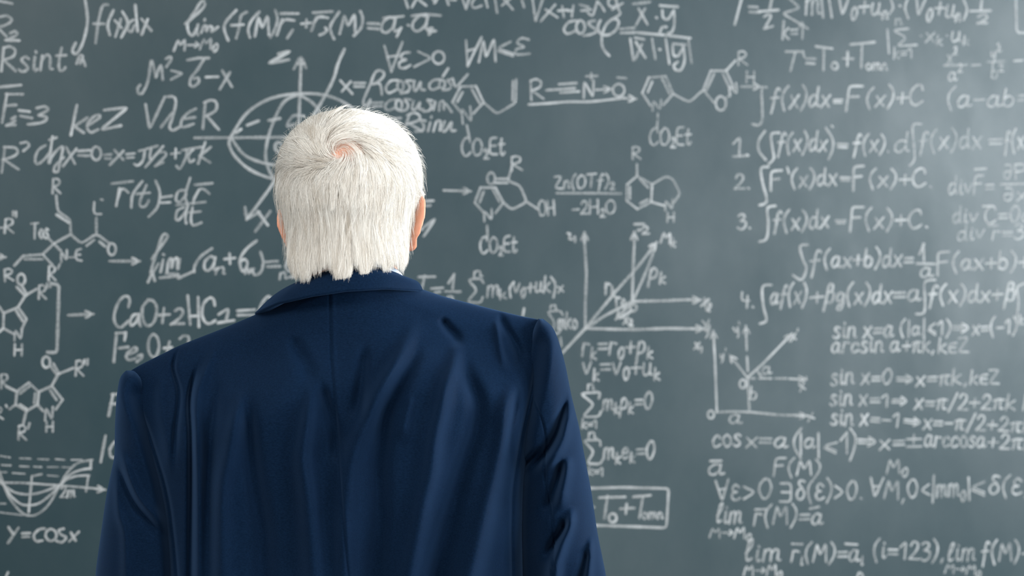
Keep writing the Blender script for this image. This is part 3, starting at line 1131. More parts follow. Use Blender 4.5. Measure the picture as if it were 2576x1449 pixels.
t 1990 858 2012 850 24 0.2 x'
t 2012 985 2036 975 26 0.2 x'
t 2032 1060 2050 1052 24 0.1 x
t 1772 840 1788 838 34 0.1 y
"""
def pt(s):
    return tuple(float(x) for x in s.split(','))
class CMB(MB):
    def __init__(self):
        super().__init__()
        self.cover = []
def build_forms():
    cur = None
    def flush():
        if cur and cur['mb'].v:
            o = cur['mb'].build(cur['name'], cur['mat'], board, smooth=True)
            a = o.data.attributes.new('cover', 'FLOAT', 'POINT')
            a.data.foreach_set('value', cur['mb'].cover)
            o['label'] = 'chalk ' + cur['label']
    for line in FORM.strip().split('\n'):
        line = line.rstrip()
        if not line:
            continue
        k, _, rest = line.partition(' ')
        if k in 'FDG' and len(k) == 1:
            flush()
            nm = {'F': 'formula', 'D': 'diagram', 'G': 'molecule_drawing'}[k]
            opts, _, lab = rest.partition('|')
            opts = opts.split()
            wpx = float(opts[0]) if opts else 9.0
            cur = dict(name=nm, mb=CMB(), mat=M_FAINT if 'faint' in opts else M_CHALK, label=lab.strip(), w=wpx * .69 * 2.75 / FP)
        elif k == 't':
            f = rest.split(' ', 6)
            x0, y0, x1, y1, cap, sl = (float(x) for x in f[:6])
            for s in write(f[6], x0, y0, x1, y1, cap, sl):
                ribbon(cur['mb'], s, cur['w'] * min(1.0, .62 + cap / 130))
        elif k in ('l', 'c'):
            pts = [pt(p) for p in rest.split()]
            ribbon(cur['mb'], catmull(pts) if k == 'c' else pts, cur['w'])
        elif k == 'm':                                   # several separate straight strokes
            for seg in rest.split(';'):
                ribbon(cur['mb'], [pt(p) for p in seg.split()], cur['w'])
        elif k == 'a':
            pts = [pt(p) for p in rest.split()]
            ribbon(cur['mb'], pts, cur['w'])
            h = head(pts[-2], pts[-1], 20)
            ribbon(cur['mb'], [h[0], pts[-1], h[1]], cur['w'] * .9)
            ribbon(cur['mb'], [((h[0][0] + pts[-1][0]) / 2, (h[0][1] + pts[-1][1]) / 2), ((h[1][0] + pts[-1][0]) / 2, (h[1][1] + pts[-1][1]) / 2)], cur['w'] * .8)
        elif k == 'o':                                   # small ring: x,y rx ry
            c, rx, ry = rest.split()
            c = pt(c); rx = float(rx); ry = float(ry)
            ribbon(cur['mb'], [(c[0] + rx * math.sin(t), c[1] - ry * math.cos(t)) for t in np.linspace(-.2, 6.3, 22)], cur['w'])
    flush()
build_forms()

# ------------------------------------------------------------------ the man
DM = 1.72                                   # depth of his shoulder line
K = DM / FP                                 # metres per pixel there
def lut(tab):
    xs = [a for a, b in tab]; ys = [b for a, b in tab]
    return lambda v: np.interp(v, xs, ys)
def smooth_lut(tab, k=5):
    xs = np.array([a for a, b in tab], float); ys = np.array([b for a, b in tab], float)
    g = np.linspace(xs[0], xs[-1], 400)
    v = np.interp(g, xs, ys)
    n = 13
    for _ in range(k):
        p = np.pad(v, n // 2, mode='edge')
        p[:n // 2] = 2 * v[0] - v[n // 2:0:-1]
        p[-(n // 2):] = 2 * v[-1] - v[-2:-n // 2 - 2 + 1 - 1:-1][:n // 2]
        v = np.convolve(p, np.ones(n) / n, 'valid')
    return lambda q: np.interp(q, g, v)
def smoothstep(x):
    x = np.clip(x, 0, 1)
    return x * x * (3 - 2 * x)

def skin_material():
    m, nt, b = new_mat('skin')
    n = noise(nt, 45, 4)
    r = ramp(nt, n.outputs['Fac'], [(0.3, (0.60, 0.25, 0.15)), (0.7, (0.70, 0.34, 0.22))])
    nt.links.new(r.outputs['Color'], b.inputs['Base Color'])
    b.inputs['Roughness'].default_value = 0.5
    b.inputs['Subsurface Weight'].default_value = 0.35
    b.inputs['Subsurface Radius'].default_value = (1.0, 0.35, 0.2)
    b.inputs['Subsurface Scale'].default_value = 0.006
    return m
def cloth_material(name, lo, hi, rough, sheen):
    m, nt, b = new_mat(name)
    tc = node(nt, 'ShaderNodeTexCoord')
    w1 = node(nt, 'ShaderNodeTexWave', wave_type='BANDS', bands_direction='DIAGONAL')
    w1.inputs['Scale'].default_value = 420
    w1.inputs['Distortion'].default_value = 1.2
    nt.links.new(tc.outputs['Object'], w1.inputs['Vector'])
    n1 = noise(nt, 900, 2, 0.6, (0.35, 1.0, 1.0))
    n2 = noise(nt, 9, 3)
    mx = node(nt, 'ShaderNodeMath', operation='ADD')
    hf = node(nt, 'ShaderNodeMath', operation='MULTIPLY'); hf.inputs[1].default_value = 0.5
    nt.links.new(n2.outputs['Fac'], hf.inputs[0])
    nt.links.new(n1.outputs['Fac'], mx.inputs[0]); nt.links.new(hf.outputs[0], mx.inputs[1])
    r = ramp(nt, mx.outputs[0], [(0.45, lo), (1.0, hi)])
    nt.links.new(r.outputs['Color'], b.inputs['Base Color'])
    b.inputs['Roughness'].default_value = rough
    b.inputs['Specular IOR Level'].default_value = 0.05
    b.inputs['Specular Tint'].default_value = (0.55, 0.75, 1.0, 1)
    b.inputs['Sheen Weight'].default_value = sheen
    b.inputs['Sheen Roughness'].default_value = 0.45
    b.inputs['Sheen Tint'].default_value = (0.25, 0.5, 1.0, 1)
    bp = node(nt, 'ShaderNodeBump')
    bp.inputs['Strength'].default_value = 0.12
    bp.inputs['Distance'].default_value = 0.0004
    ad = node(nt, 'ShaderNodeMath', operation='ADD')
    nt.links.new(w1.outputs['Fac'], ad.inputs[0]); nt.links.new(n1.outputs['Fac'], ad.inputs[1])
    nt.links.new(ad.outputs[0], bp.inputs['Height'])
    nt.links.new(bp.outputs['Normal'], b.inputs['Normal'])
    return m
M_SKIN = skin_material()
M_SUIT = cloth_material('navy_wool', SUIT_LO, SUIT_HI, 0.72, 0.13)
M_SHIRT = plain('pale_blue_shirt', (0.66, 0.74, 0.90), 0.8, vary=0.03, scale=60)
M_SHOE = plain('black_leather', (0.015, 0.014, 0.014), 0.3)

feet = Vector((at(885, 724, DM).x + 0.02, DM, 0))
man = empty('person', feet)
tag(man, 'white haired man in a navy suit standing with his back turned before the chalkboard', 'person')

# ---- head surface, seen from behind: half width, back depth and front depth (metres) by picture row
HX = 879.0
def dome(low, peak, y0=275.0, yc=455.0, n=2.2):
    """a rounded crown above row yc, running on into the tabled outline below"""
    f = smooth_lut(low, 1)
    def g(y):
        y = np.asarray(y, float)
        q = np.clip((yc - y) / (yc - y0), 0, 1)
        top = peak * np.clip(1 - q ** n, 0, 1) ** (1 / n)
        return np.where(y < yc, top, f(np.maximum(y, yc)))
    return g
HW = dome([(455, 186), (475, 185.5), (491, 184), (509, 179), (530, 172), (545, 168), (581, 160), (617, 153), (653, 150), (680, 145), (720, 142), (800, 142)], 186)
HB = dome([(455, .107), (480, .106), (530, .099), (580, .087), (630, .075), (670, .068), (720, .066), (800, .068)], .107)
HF = dome([(455, .098), (520, .098), (560, .096), (620, .094), (660, .084), (690, .062), (720, .056), (800, .058)], .098)
DH = 1.715
def hraw(th, y):
    hw = HW(y) * DH / FP
    b = np.where(np.cos(th) > 0, HB(y), HF(y))
    px0 = (HX - W / 2) / FP * DH
    return np.stack([px0 + hw * np.sin(th), DH - b * np.cos(th), CAMZ - (y - H / 2) / FP * DH + 0 * th], -1)
def hpoint(th, y, inset=0.0):
    """point on the head: th = 0 behind, + to his right; y = picture row; inset in metres along the normal"""
    th, y = np.broadcast_arrays(np.asarray(th, float), np.asarray(y, float))
    p = hraw(th, y)
    if inset:
        a = hraw(th + .02, y) - hraw(th - .02, y)
        b = hraw(th, np.minimum(y + 2, 799)) - hraw(th, np.maximum(y - 2, 275.2))
        n = np.cross(b, a)
        n /= np.maximum(np.linalg.norm(n, axis=-1, keepdims=True), 1e-12)
        cen = np.array([(HX - W / 2) / FP * DH, DH, CAMZ - (470 - H / 2) / FP * DH])
        n *= np.where(np.sum(n * (p - cen), -1, keepdims=True) < 0, -1, 1)
        p = p - n * inset
    return p

def ear(mb, side):
    """auricle: a cupped plate from its root on the skull to a rolled rim, with a lobe"""
    if side > 0:
        rim = [(1046, 487), (1060, 489), (1069, 498), (1073, 514), (1071, 538), (1065, 564), (1057, 588), (1050, 602), (1050, 614), (1047, 625), (1038, 631)]
        root = [(1036, 494), (1018, 632)]
    else:
        rim = [(716, 520), (704, 523), (697, 534), (694, 551), (697, 570), (704, 590), (713, 610), (720, 622), (724, 633), (730, 640), (738, 643)]
        root = [(724, 526), (744, 642)]
    rim = catmull(rim, 5)
    n = len(rim)
    rows = []
    for i, (x, y) in enumerate(rim):
        v = i / (n - 1)
        rx = root[0][0] + (root[1][0] - root[0][0]) * v; ry = root[0][1] + (root[1][1] - root[0][1]) * v
        A = at(rx, ry, DH + .010)
        B = at(x, y, DH - .004 - .014 * math.sin(min(1, v * 1.15) * math.pi))
        ax = B - A
        up = at(root[0][0], root[0][1], DH) - at(root[1][0], root[1][1], DH)
        nr = ax.cross(up).normalized()
        if nr.x * side < 0: nr = -nr
        ring = []
        for j in range(24):
            t = 2 * math.pi * j / 24
            c = math.cos(t)
            th = .0036 + .0016 * smoothstep((c - .3) / .7) + .0016 * smoothstep((v - .82) / .1)
            cup = .0035 * (1 - c * c) * math.sin(v * math.pi)
            ring.append(list(A + ax * (.5 + .5 * c) + nr * (th * math.sin(t) - cup)))
        rows.append(ring)
    mb.grid(np.array(rows), closed_u=True, cap0=True, cap1=True)

def build_body():
    b = MB()
    ys = np.concatenate([275.4 + 54.6 * np.linspace(0, 1, 18) ** 2, np.linspace(336, 790, 70)])
    th = np.linspace(-math.pi, math.pi, 72, endpoint=False)
    P = np.stack([hpoint(th, y, .0120) for y in ys])
    # the face side: brow, eye sockets, nose, lips and chin pushed into the front
    for i, y in enumerate(ys):
        for j, t in enumerate(th):
            f = math.pi - abs(t)
            s = 1 if t > 0 else -1
            if f < 1.3:
                d = 0.0
                d += .006 * math.exp(-((y - 505) / 10) ** 2) * math.exp(-(f / .7) ** 2)               # brow
                d -= .009 * math.exp(-((y - 528) / 11) ** 2) * math.exp(-((f - .36) / .15) ** 2)       # sockets
                d += .004 * math.exp(-((y - 528) / 7) ** 2) * math.exp(-((f - .36) / .09) ** 2)        # eyelids
                nose = np.interp(y, [505, 530, 560, 578, 584, 592], [.003, .008, .017, .023, .019, 0.0])
                d += nose * math.exp(-(f / .13) ** 2) if 500 < y < 594 else 0
                d += .005 * math.exp(-((y - 612) / 5) ** 2) * math.exp(-(f / .26) ** 2)
                d -= .003 * math.exp(-((y - 618) / 3) ** 2) * math.exp(-(f / .28) ** 2)
                d += .005 * math.exp(-((y - 624) / 5) ** 2) * math.exp(-(f / .24) ** 2)
                d += .009 * math.exp(-((y - 655) / 13) ** 2) * math.exp(-(f / .40) ** 2)               # chin
                P[i, j, 1] += d
    b.grid(P, closed_u=True, cap0=True, cap1=True)
    for s in (1, -1):
        ear(b, s)
    # trunk, arms and legs under the clothes
    def J(px, py, dd=0.0):
        return at(px, py, DM + dd)
    b.chain([J(893, 690), J(885, 790, .01), J(872, 930, .0), J(872, 1150, .01), J(880, 1400, .01), J(884, 1640, .01), J(885, 1790, .01)],
            [.050, .050, .065, .085, .085, .09, .09], 22)
    b.chain([J(870, 930), J(640, 960), J(430, 1050), J(385, 1250, .015)], [.05, .045, .040, .034])
    b.chain([J(870, 930), J(1100, 920), J(1310, 970, .008), J(1392, 1200, .022)], [.05, .045, .036, .031])
    for side, elbow, wrist in ((-1, J(330, 1500, .01), J(372, 1960, .10)), (1, J(1440, 1490, .01), J(1398, 1960, .10))):
        b.chain([J(385, 1250, .015) if side < 0 else J(1392, 1200, .022), elbow], [.034 if side < 0 else .031, .034])
        b.chain([elbow, wrist], [.034, .028])
        # hand: palm, four unequal fingers, thumb
        dn = Vector((0, .25, -1)).normalized(); fw = Vector((0, 1, .25)).normalized(); inn = Vector((-side, 0, 0))
        w = Vector(wrist)
        for k, o in enumerate((-.026, -.009, .009, .026)):
            b.chain([w + fw * (o * .6), w + dn * .05 + fw * o, w + dn * .095 + fw * o], [.016, .013, .0115], 10)
            fl = (.066, .078, .073, .058)[3 - k]
            p0 = w + dn * .095 + fw * o
            b.chain([p0, p0 + dn * fl * .5 + inn * .008, p0 + dn * fl * .85 + inn * .026, p0 + dn * fl + inn * .040], [.0095, .009, .008, .007], 10)
        p0 = w + dn * .03 + fw * .026
        b.chain([p0, p0 + dn * .035 + fw * .022 + inn * .01, p0 + dn * .068 + fw * .026 + inn * .022], [.014, .011, .008], 10)
    for side in (-1, 1):
        hx = feet.x + side * .10
        b.chain([(hx, DM + .01, .90), (hx + side * .01, DM + .01, .50), (hx + side * .02, DM - .01, .10)], [.085, .058, .042], 18)
        b.chain([(hx + side * .02, DM - .03, .055), (hx + side * .03, DM + .15, .04)], [.038, .028], 14)
    o = b.build('body', M_SKIN)
    adopt(o, man)
    rm = o.modifiers.new('one_surface', 'REMESH')
    rm.mode = 'VOXEL'
    rm.voxel_size = 0.0026
    rm.use_smooth_shade = True
    sm = o.modifiers.new('soften', 'SMOOTH')
    sm.iterations = 9
    sm.factor = 0.5
    return o
build_body()

# ---- hair: strands combed out of the crown whorl
def hair_material():
    m, nt, b = new_mat('white_hair')
    at_ = node(nt, 'ShaderNodeAttribute', attribute_name='shade')
    r = ramp(nt, at_.outputs['Fac'], [(0.0, HAIR_LO), (0.38, HAIR_MID), (1.0, HAIR_HI)])
    nt.links.new(r.outputs['Color'], b.inputs['Base Color'])
    b.inputs['Roughness'].default_value = 0.42
    b.inputs['Specular IOR Level'].default_value = 0.35
    return m
M_HAIR = hair_material()

def build_hair(N=84000, NP=11):
    g_y = np.linspace(281, 705, 1200)
    # sample roots over the head by area
    def area(y):
        return HW(y) * 1.0 + 12
    roots_t, roots_y = [], []
    while len(roots_t) < N:
        y = rng.uniform(275.5, 668, 60000)
        keep = rng.uniform(0, 330, y.size) < area(y) * (1 + 1.2 * np.exp(-((y - 275) / 40) ** 2))
        y = y[keep]
        t = rng.uniform(-math.pi, math.pi, y.size)
        # hairline: forehead, and round the ears
        a = np.abs(t)
        lim = np.interp(y, [275, 330, 380, 430, 480, 505, 525, 560, 610, 640, 668], [3.2, 3.2, 2.35, 2.1, 1.95, 1.75, 1.42, 1.34, 1.28, 1.18, 1.05])
        ok = a < lim + rng.normal(0, .03, a.size)
        roots_t += list(t[ok]); roots_y += list(y[ok])
    t = np.array(roots_t); y = np.array(roots_y)
    # thin at the crown, beside the whorl
    cx = HX + HW(y) * np.sin(t)
    thin = .90 * np.exp(-(((cx - 886) / 54) ** 2 + ((y - 376) / 36) ** 2)) * (np.cos(t) > 0)
    ok = rng.uniform(0, 1, t.size) > thin
    t = t[ok]; y = y[ok]; N = len(t)
    P0 = hpoint(t, y, .0122)
    Wp = hpoint(np.array([math.asin((876 - HX) / HW(397.))]), np.array([397.]), 0.)[0]
    cen = np.array([(HX - W / 2) / FP * DH, DH, CAMZ - (470 - H / 2) / FP * DH])
    cpt = np.array([cen[0], DH, CAMZ - (455 - H / 2) / FP * DH])
    dome_a, dome_h, dome_b, dome_f = 186 * DH / FP, 180 * DH / FP, .107, .098
    def surf(p):
        """(th, row) under a point"""
        v = p - cpt                                       # crown points are brought on to the dome first
        nn_ = 2.2
        hor = np.sqrt((v[:, 0] / dome_a) ** 2 + (v[:, 1] / np.where(v[:, 1] < 0, dome_b, dome_f)) ** 2)
        f = (hor ** nn_ + (np.abs(v[:, 2]) / dome_h) ** nn_) ** (1 / nn_)
        up_ = v[:, 2] > 0
        p = np.where(up_[:, None], cpt + v / np.maximum(f, 1e-6)[:, None], p)
        yy = H / 2 - (p[:, 2] - CAMZ) / DH * FP
        yy = np.clip(yy, 275.3, 798)
        x = (p[:, 0] - cen[0]); d = -(p[:, 1] - DH)
        hw = np.maximum(HW(yy) * DH / FP, 1e-4)
        bb = np.where(d > 0, np.maximum(HB(yy), 1e-4), np.maximum(HF(yy), 1e-4))
        return np.arctan2(x / hw, d / bb), yy
    def normal(p):
        th, yy = surf(p)
        e = 2.0
        a = hpoint(th + .02, yy, 0.) - hpoint(th - .02, yy, 0.)
        b = hpoint(th, np.minimum(yy + e, 799), 0.) - hpoint(th, np.maximum(yy - e, 275.2), 0.)
        n = np.cross(a, b)
        n /= np.maximum(np.linalg.norm(n, axis=1, keepdims=True), 1e-12)
        s = np.sign(np.sum(n * (p - cen), axis=1, keepdims=True))
        return n * s
    def flow(p):
        n = normal(p)
        v = p - Wp
        d = np.linalg.norm(v, axis=1, keepdims=True)
        v = v - n * np.sum(v * n, axis=1, keepdims=True)
        v /= np.maximum(np.linalg.norm(v, axis=1, keepdims=True), 1e-9)
        # clockwise swirl as seen from behind, dying away from the whorl
        perp = np.cross(v, n)
        ang = 1.15 * np.exp(-(d / .045) ** 1.4) + .18 * np.exp(-(d / .10) ** 2)
        u = v * np.cos(ang) + perp * np.sin(ang)
        th, yy = surf(p)
        behind = np.clip(np.cos(th), 0, 1)[:, None]
        g = smoothstep((yy[:, None] - 395) / 110.) * .95 * (0.35 + .65 * behind)
        side = np.sin(th)
        down = np.zeros_like(p)
        down[:, 2] = -1
        down[:, 0] = np.where(side > 0, .62 * side ** 2 * smoothstep((yy - 560) / 80), -.10 * side ** 2)
        u = u * (1 - g) + down * g
        u -= n * np.sum(u * n, axis=1, keepdims=True)
        u /= np.maximum(np.linalg.norm(u, axis=1, keepdims=True), 1e-9)
        return u, n
    d0 = np.linalg.norm(P0 - Wp, axis=1)
    L = np.interp(d0, [0, .02, .05, .10], [.026, .036, .050, .064]) * rng.uniform(.72, 1.12, N)
    L = np.where(np.abs(t) > 1.2, L * .72, L)
    # cut line at the nape
    cutx = [690, 728, 745, 775, 788, 800, 822, 838, 850, 870, 880, 890, 900, 912, 925, 938, 955, 968, 980, 992, 1005, 1015, 1022, 1035, 1060]
    cuty = [640, 672, 694, 698, 684, 672, 668, 680, 699, 703, 690, 664, 668, 690, 692, 664, 660, 680, 677, 660, 672, 676, 658, 640, 622]
    tooth = [(rng.uniform(.16, .52), rng.uniform(0, 6.3), rng.uniform(.5, 1)) for _ in range(7)]
    def teeth(x):
        v = sum(a_ * np.sin(w_ * x + p_) for w_, p_, a_ in tooth) / 2.0
        return 7 * np.tanh(1.4 * v)
    pts = np.zeros((N, NP, 3))
    pts[:, 0] = P0
    p = P0.copy()
    step = (L / (NP - 1))[:, None]
    jit = rng.normal(0, .065, (N, 3))
    lift = rng.uniform(.55, 1.0, N)
    fly = rng.uniform(0, 1, N) < .016
    for i in range(1, NP):
        u, n = flow(p)
        tt = i / (NP - 1)
        jj = jit - n * np.sum(jit * n, axis=1, keepdims=True)
        u = u + jj * (1 + 2.2 * fly[:, None])
        u /= np.linalg.norm(u, axis=1, keepdims=True)
        q = p + u * step
        # keep at a small height over the skull, rising quickly then lying down
        th, yy = surf(q)
        base = hpoint(th, yy, .0078)
        nn = normal(base)
        hgt = (.0065 * min(1, tt * 2.6) * lift + .0012 * tt)
        hgt = hgt + np.where(fly, .006 * tt, 0)
        hgt = hgt * (1 - .35 * np.exp(-(d0 / .022) ** 2)) - .0042 * (1 - min(1, tt * 3.2))
        hgt = hgt + .018 * smoothstep((yy - 550) / 140.) * np.clip(np.cos(th), 0, 1) * min(1, tt * 2)
        low = yy > 672
        q2 = base + nn * hgt[:, None]
        # free hanging ends below the nape
        q2[low] = np.stack([q[low][:, 0], np.minimum(q[low][:, 1], q2[low][:, 1]), q[low][:, 2]], -1)
        p = q2
        # trim at the cut
        px = p[:, 0] / p[:, 1] * FP + W / 2
        py = H / 2 - (p[:, 2] - CAMZ) / p[:, 1] * FP
        pts[:, i] = p
    # clumps: neighbouring strands draw together towards their tips
    G = 1500
    gi = rng.choice(N, G, replace=False)
    best = np.zeros(N, int)
    for a in range(0, N, 1000):
        dd = ((P0[a:a + 1000, None, :] - P0[gi][None, :, :]) ** 2).sum(-1)
        best[a:a + 1000] = np.argmin(dd, 1)
    gp = pts[gi][best]
    w = np.linspace(0, 1, NP)[None, :, None] ** 1.3
    pull = rng.uniform(.40, .92, N)[:, None, None]
    near = np.linalg.norm(gp[:, 0] - pts[:, 0], axis=1)[:, None, None] < .014
    pts = pts + (gp - pts) * w * pull * near * (~fly)[:, None, None]
    # trim along the nape
    alive = np.ones(N, bool)
    px = pts[:, :, 0] / pts[:, :, 1] * FP + W / 2
    py = H / 2 - (pts[:, :, 2] - CAMZ) / pts[:, :, 1] * FP
    lim = np.interp(px, cutx, cuty) + rng.normal(0, 4, (N, 1)) + rng.normal(0, 3, (N, 1)) + (5 - 14 * rng.beta(1.1, 1.8, G))[best][:, None] + teeth(px[:, -1:]) * np.where(np.abs(px[:, -1:] - 890) < 125, 1, .3)
    over = py > lim
    frac = np.ones(N)
    for k in np.nonzero(over.any(1))[0]:
        j = int(np.argmax(over[k]))
        if j <= 2:
            alive[k] = False
            continue
        s = np.linspace(0, j - 1 + rng.uniform(.1, .9), NP)
        i0 = np.minimum(s.astype(int), NP - 2); f = (s - i0)[:, None]
        pts[k] = pts[k][i0] * (1 - f) + pts[k][i0 + 1] * f
    pts = pts[alive]
    best = best[alive]; n = len(pts)
    hc = bpy.data.hair_curves.new('hair')
    hc.add_curves([NP] * n)
    hc.position_data.foreach_set('vector', pts.reshape(-1).astype(np.float32))
    rad = hc.attributes.new('radius', 'FLOAT', 'POINT')
    rr = np.interp(np.linspace(0, 1, NP), [0, .1, .75, 1], [.000095, .00011, .000085, .00003])
    rad.data.foreach_set('value', np.tile(rr, n).astype(np.float32))
    cs = rng.uniform(0, 1, G)
    sh = np.clip(.62 * cs[best] + .38 * rng.uniform(0, 1, n), 0, 1)
    at_ = hc.attributes.new('shade', 'FLOAT', 'CURVE')
    at_.data.foreach_set('value', sh.astype(np.float32))
    hc.materials.append(M_HAIR)
    o = bpy.data.objects.new('hair', hc)
    C.objects.link(o)
    adopt(o, man)
    o['label'] = 'short white hair swirling out of a crown whorl'
build_hair()

# ------------------------------------------------------------------ the jacket
# outlines taken in picture rows and columns, given depth below
LEFT_SEAM = smooth_lut([(800, 312), (935, 316), (965, 330), (1025, 349), (1074, 371), (1139, 392), (1210, 414), (1275, 428), (1368, 439), (1449, 446), (1700, 466), (1950, 430), (2400, 400)], 1)
RIGHT_SEAM = smooth_lut([(760, 1368), (804, 1366), (878, 1356), (987, 1337), (1074, 1316), (1150, 1302), (1232, 1290), (1341, 1287), (1449, 1289), (1700, 1284), (1950, 1310), (2400, 1345)], 1)
TOPX = [300, 316, 345, 380, 450, 560, 670, 712, 760, 850, 930, 1000, 1045, 1120, 1245, 1320, 1356, 1372]
TOPY = [945, 936, 920, 903, 869, 827, 780, 756, 730, 712, 707, 709, 722, 747, 779, 797, 803, 808]
TOP = smooth_lut(list(zip(TOPX, TOPY)), 1)
HEM = 2020
SEAM_X = lut([(700, 829), (757, 830), (900, 833), (1050, 845), (1250, 858), (1449, 876), (2100, 905)])

# drape: (points px, half width px, height mm); + ridges, - hollows
FOLDS = [
 ([(1050, 785), (1030, 849), (998, 910), (961, 973), (924, 1050), (885, 1160), (872, 1300), (866, 1449)], 26, 6.5),
 ([(1056, 835), (1041, 901), (1003, 976), (974, 1039), (962, 1119), (954, 1188), (956, 1298), (943, 1449)], 24, -5),
 ([(1154, 828), (1149, 878), (1142, 918), (1122, 973), (1108, 1040), (1094, 1105), (1084, 1188), (1062, 1284), (1032, 1449)], 24, 6.5),
 ([(1160, 870), (1176, 940), (1202, 1010), (1200, 1080), (1165, 1180), (1130, 1320), (1105, 1449)], 26, -6.5),
 ([(1310, 935), (1290, 981), (1273, 1030), (1266, 1105), (1250, 1188), (1226, 1284), (1200, 1394), (1185, 1449)], 26, 8.5),
 ([(1308, 975), (1292, 1045), (1283, 1110), (1279, 1200)], 9, -3.5),
 ([(1246, 800), (1260, 884), (1276, 945)], 9, 3.0),
 ([(1252, 780), (1271, 821), (1294, 861), (1308, 901), (1300, 945)], 13, -4.5),
 ([(1106, 796), (1130, 829), (1148, 850), (1150, 880)], 13, -4.0),
 ([(1040, 990), (1022, 1050), (1012, 1120)], 14, 2.5),
 ([(920, 860), (912, 930), (905, 1020), (908, 1090)], 18, -4.0),
 ([(792, 950), (778, 1030), (768, 1100), (762, 1160), (776, 1270), (790, 1449)], 26, 6.5),
 ([(730, 840), (755, 890), (775, 930), (770, 980)], 20, -3.0),
 ([(803, 950), (825, 1020), (844, 1090), (852, 1180)], 16, -3.5),
 ([(610, 970), (590, 1060), (572, 1160), (555, 1243), (550, 1449)], 26, 6.0),
 ([(624, 975), (628, 1060), (634, 1150), (646, 1243), (660, 1340), (664, 1449)], 24, -5.0),
 ([(548, 860), (512, 945), (496, 1004), (494, 1100), (497, 1243), (497, 1449)], 17, 5.5),
 ([(500, 900), (478, 1000), (481, 1100), (482, 1243), (480, 1449)], 9, -9.0),
 ([(546, 930), (540, 1030), (530, 1140), (524, 1449)], 20, -4.0),
 ([(455, 858), (436, 921), (451, 990), (442, 1086), (438, 1160), (440, 1215)], 8, -4.5),
 ([(408, 930), (405, 1020), (420, 1120), (432, 1230)], 18, 3.5),
]
SLEEVE_FOLDS = [
 ([(1432, 975), (1412, 1045), (1396, 1095), (1366, 1146), (1334, 1180), (1300, 1205)], 12, -9),
 ([(1448, 1010), (1430, 1062), (1416, 1110), (1388, 1156), (1350, 1195)], 15, 7),
 ([(1362, 1120), (1330, 1158), (1300, 1188), (1282, 1250)], 9, -6),
 ([(1432, 1140), (1425, 1190), (1414, 1235), (1402, 1290)], 16, 6),
 ([(1412, 1150), (1404, 1206), (1386, 1262), (1360, 1310)], 14, -6),
 ([(1440, 1270), (1434, 1318), (1414, 1370), (1396, 1420), (1392, 1470)], 15, 8),
 ([(1424, 1300), (1416, 1332), (1392, 1370), (1376, 1420)], 12, -8),
 ([(1490, 1340), (1484, 1400), (1478, 1460), (1470, 1520)], 12, 5),
 ([(1478, 1380), (1468, 1430), (1450, 1490)], 11, -5),
 ([(1337, 985), (1351, 1025), (1364, 1058), (1372, 1100), (1370, 1182), (1378, 1243), (1391, 1325), (1392, 1449)], 2.6, -1.6),
 ([(293, 1160), (320, 1229), (342, 1270), (378, 1314), (420, 1365)], 10, -4),
 ([(300, 1120), (332, 1215), (356, 1260), (395, 1305), (430, 1345)], 14, 4),
 ([(292, 1180), (298, 1284), (314, 1345), (318, 1449)], 12, 3),
]
def fold_field(X, Y, folds):
    out = np.zeros_like(X)
    for pts, wd, amp in folds:
        P = np.array(catmull(pts, 8))
        bd = np.full(X.shape, 1e9); bs = np.zeros_like(X)
        seg = np.linalg.norm(np.diff(P, axis=0), axis=1); cum = np.concatenate([[0], np.cumsum(seg)])
        x0, x1 = P[:, 0].min() - 4 * wd, P[:, 0].max() + 4 * wd
        y0, y1 = P[:, 1].min() - 4 * wd, P[:, 1].max() + 4 * wd
        msk = (X > x0) & (X < x1) & (Y > y0) & (Y < y1)
        xs, ys = X[msk], Y[msk]
        d_ = np.full(xs.shape, 1e9); s_ = np.zeros_like(xs)
        for a, b, c0, L in zip(P[:-1], P[1:], cum[:-1], seg):
            e = (b - a) / max(L, 1e-9)
            t = np.clip((xs - a[0]) * e[0] + (ys - a[1]) * e[1], 0, L)
            dd = np.hypot(xs - a[0] - e[0] * t, ys - a[1] - e[1] * t)
            k = dd < d_
            d_[k] = dd[k]; s_[k] = c0 + t[k]
        u = s_ / cum[-1]
        fade = smoothstep(u / .22) * (1 if P[-1, 1] >= 1440 else smoothstep((1 - u) / .35))
        ww = wd * (.65 + .6 * u)
        out[msk] += amp * .0029 * fade * np.exp(-(d_ / ww) ** 2)
    return out

